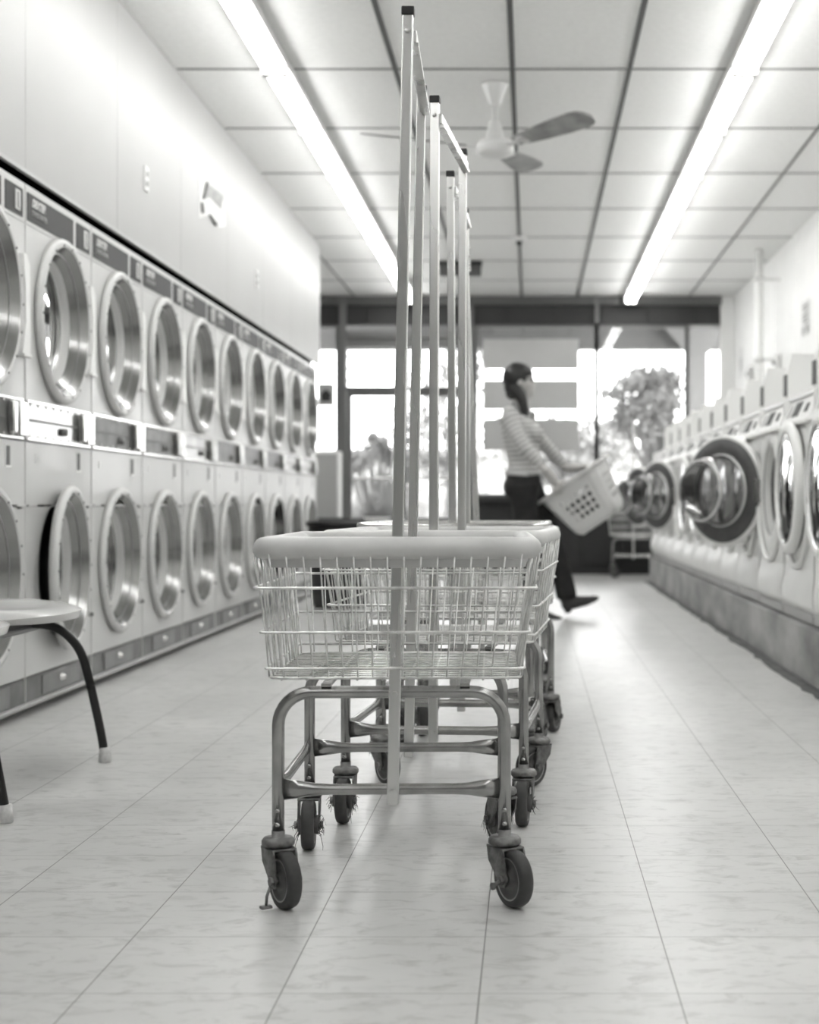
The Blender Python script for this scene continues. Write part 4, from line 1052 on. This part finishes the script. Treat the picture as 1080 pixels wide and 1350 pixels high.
def boot(an, pitch):
    bm = NB()
    M = Matrix.Translation(an) @ Matrix.Rotation(-pitch, 4, 'Y')
    pts = [Vector((-.015, 0, .06)), Vector((-.012, 0, .0)), Vector((-.005, 0, -.045)), Vector((.03, 0, -.06)), Vector((.09, 0, -.078)), Vector((.15, 0, -.088)), Vector((.19, 0, -.09))]
    chain(bm, [M @ p for p in pts], [.045, .046, (.050, .038), (.046, .038), (.036, .040), (.025, .034), (.011, .016)], 14)
    ball(bm, M @ Vector((-.03, 0, -.055)), .032, .030, .035)
    bb = remeshed('boot', bm, boot_m, pers, .006, 2); bb.data.transform(off)
    bm = NB(); prism(bm, [(-.058, -.065), (.0, -.072), (-.012, -.112), (-.05, -.112)], -.026, .026, 'y', M=M)
    prism(bm, [(-.01, -.078), (.05, -.092), (.12, -.106), (.19, -.100), (.19, -.094), (.1, -.092), (.02, -.075)], -.028, .028, 'y', M=M)
    s_ = obj('boot_sole', bm, black, bb); s_.data.transform(off)
for an, pit in ((anL+Vector((.0, 0, .0)), R(22)), (anR, R(-2))): boot(an, pit)
hb = NB()
ball(hb, hc+Vector((-.020, 0, .022)), .100, .085, .100)
ball(hb, hc+Vector((-.038, 0, -.04)), .070, .070, .068)
bmesh.ops.bisect_plane(hb, geom=hb.verts[:]+hb.edges[:]+hb.faces[:], plane_co=hc+Vector((.055, 0, .05)), plane_no=Vector((.95, 0, -.30)).normalized(), clear_outer=True)
bmesh.ops.holes_fill(hb, edges=[e for e in hb.edges if e.is_boundary])
ball(hb, hc+Vector((.01, 0, .052)), .078, .078, .062, .3)
chain(hb, [hc+Vector((-.035, -.055, -.06)), hc+Vector((.0, -.078, -.10)), hc+Vector((.022, -.085, -.17)), hc+Vector((.030, -.09, -.235)), hc+Vector((.034, -.09, -.265))], [.045, .038, .032, .022, .008], 14)
ball(hb, hc+Vector((-.052, 0, -.085)), .045, .05, .04)
o = remeshed('hair', hb, hair_m, pers, .005, 2); o.data.transform(off)
gl = NB(); sweep(gl, [hc+Vector((.005, -.078, .006)), hc+Vector((.06, -.066, .01)), hc+Vector((.078, -.05, .01))], .003, 6); ball(gl, hc+Vector((.078, -.032, .004)), .008, .022, .016); ball(gl, hc+Vector((.078, .032, .004)), .008, .022, .016)
sweep(gl, [hc+Vector((.005, .078, .006)), hc+Vector((.06, .066, .01)), hc+Vector((.078, .05, .01))], .003, 6); o = obj('glasses', gl, black, pers, True); o.data.transform(off)
sc_ = NB()
for k in range(3):
    P = [J(691, 545-k*3)+Vector((.062*math.cos(a)+.006*math.sin(5*a+k), .082*math.sin(a), -.035*math.cos(a)+.007*math.sin(7*a+k*2))) for a in [2*PI*i/30 for i in range(30)]]
    sweep(sc_, P, .013, 8, closed=True)
o = obj('patterned_scarf', sc_, mat('scarf', .3, .9, var=.8, scale=45), pers, True); o.data.transform(off)

# ================================================================== CAMERA, SKY, LOOK
cam = bpy.data.cameras.new('camera'); co = bpy.data.objects.new('camera', cam); C.objects.link(co)
co.location = (0, 0, H); co.rotation_euler = (PI/2, 0, 0)
cam.sensor_fit = 'VERTICAL'; cam.sensor_height = 24; cam.sensor_width = 36; cam.lens = F/1350*24
cam.shift_x = -(VX-540)/1350; cam.shift_y = -(675-VY)/1350
cam.clip_end = 300; cam.clip_start = .05
cam.dof.use_dof = True; cam.dof.focus_distance = 3.25; cam.dof.aperture_fstop = 2.4
S.camera = co
w = bpy.data.worlds.new('overcast_sky'); S.world = w; w.use_nodes = True
bg = w.node_tree.nodes['Background']; bg.inputs[0].default_value = (1, 1, .995, 1); bg.inputs[1].default_value = 6.0
S.view_settings.view_transform = 'Standard'; S.view_settings.look = 'None'; S.view_settings.gamma = 1; S.view_settings.exposure = .57
S.view_settings.use_curve_mapping = False
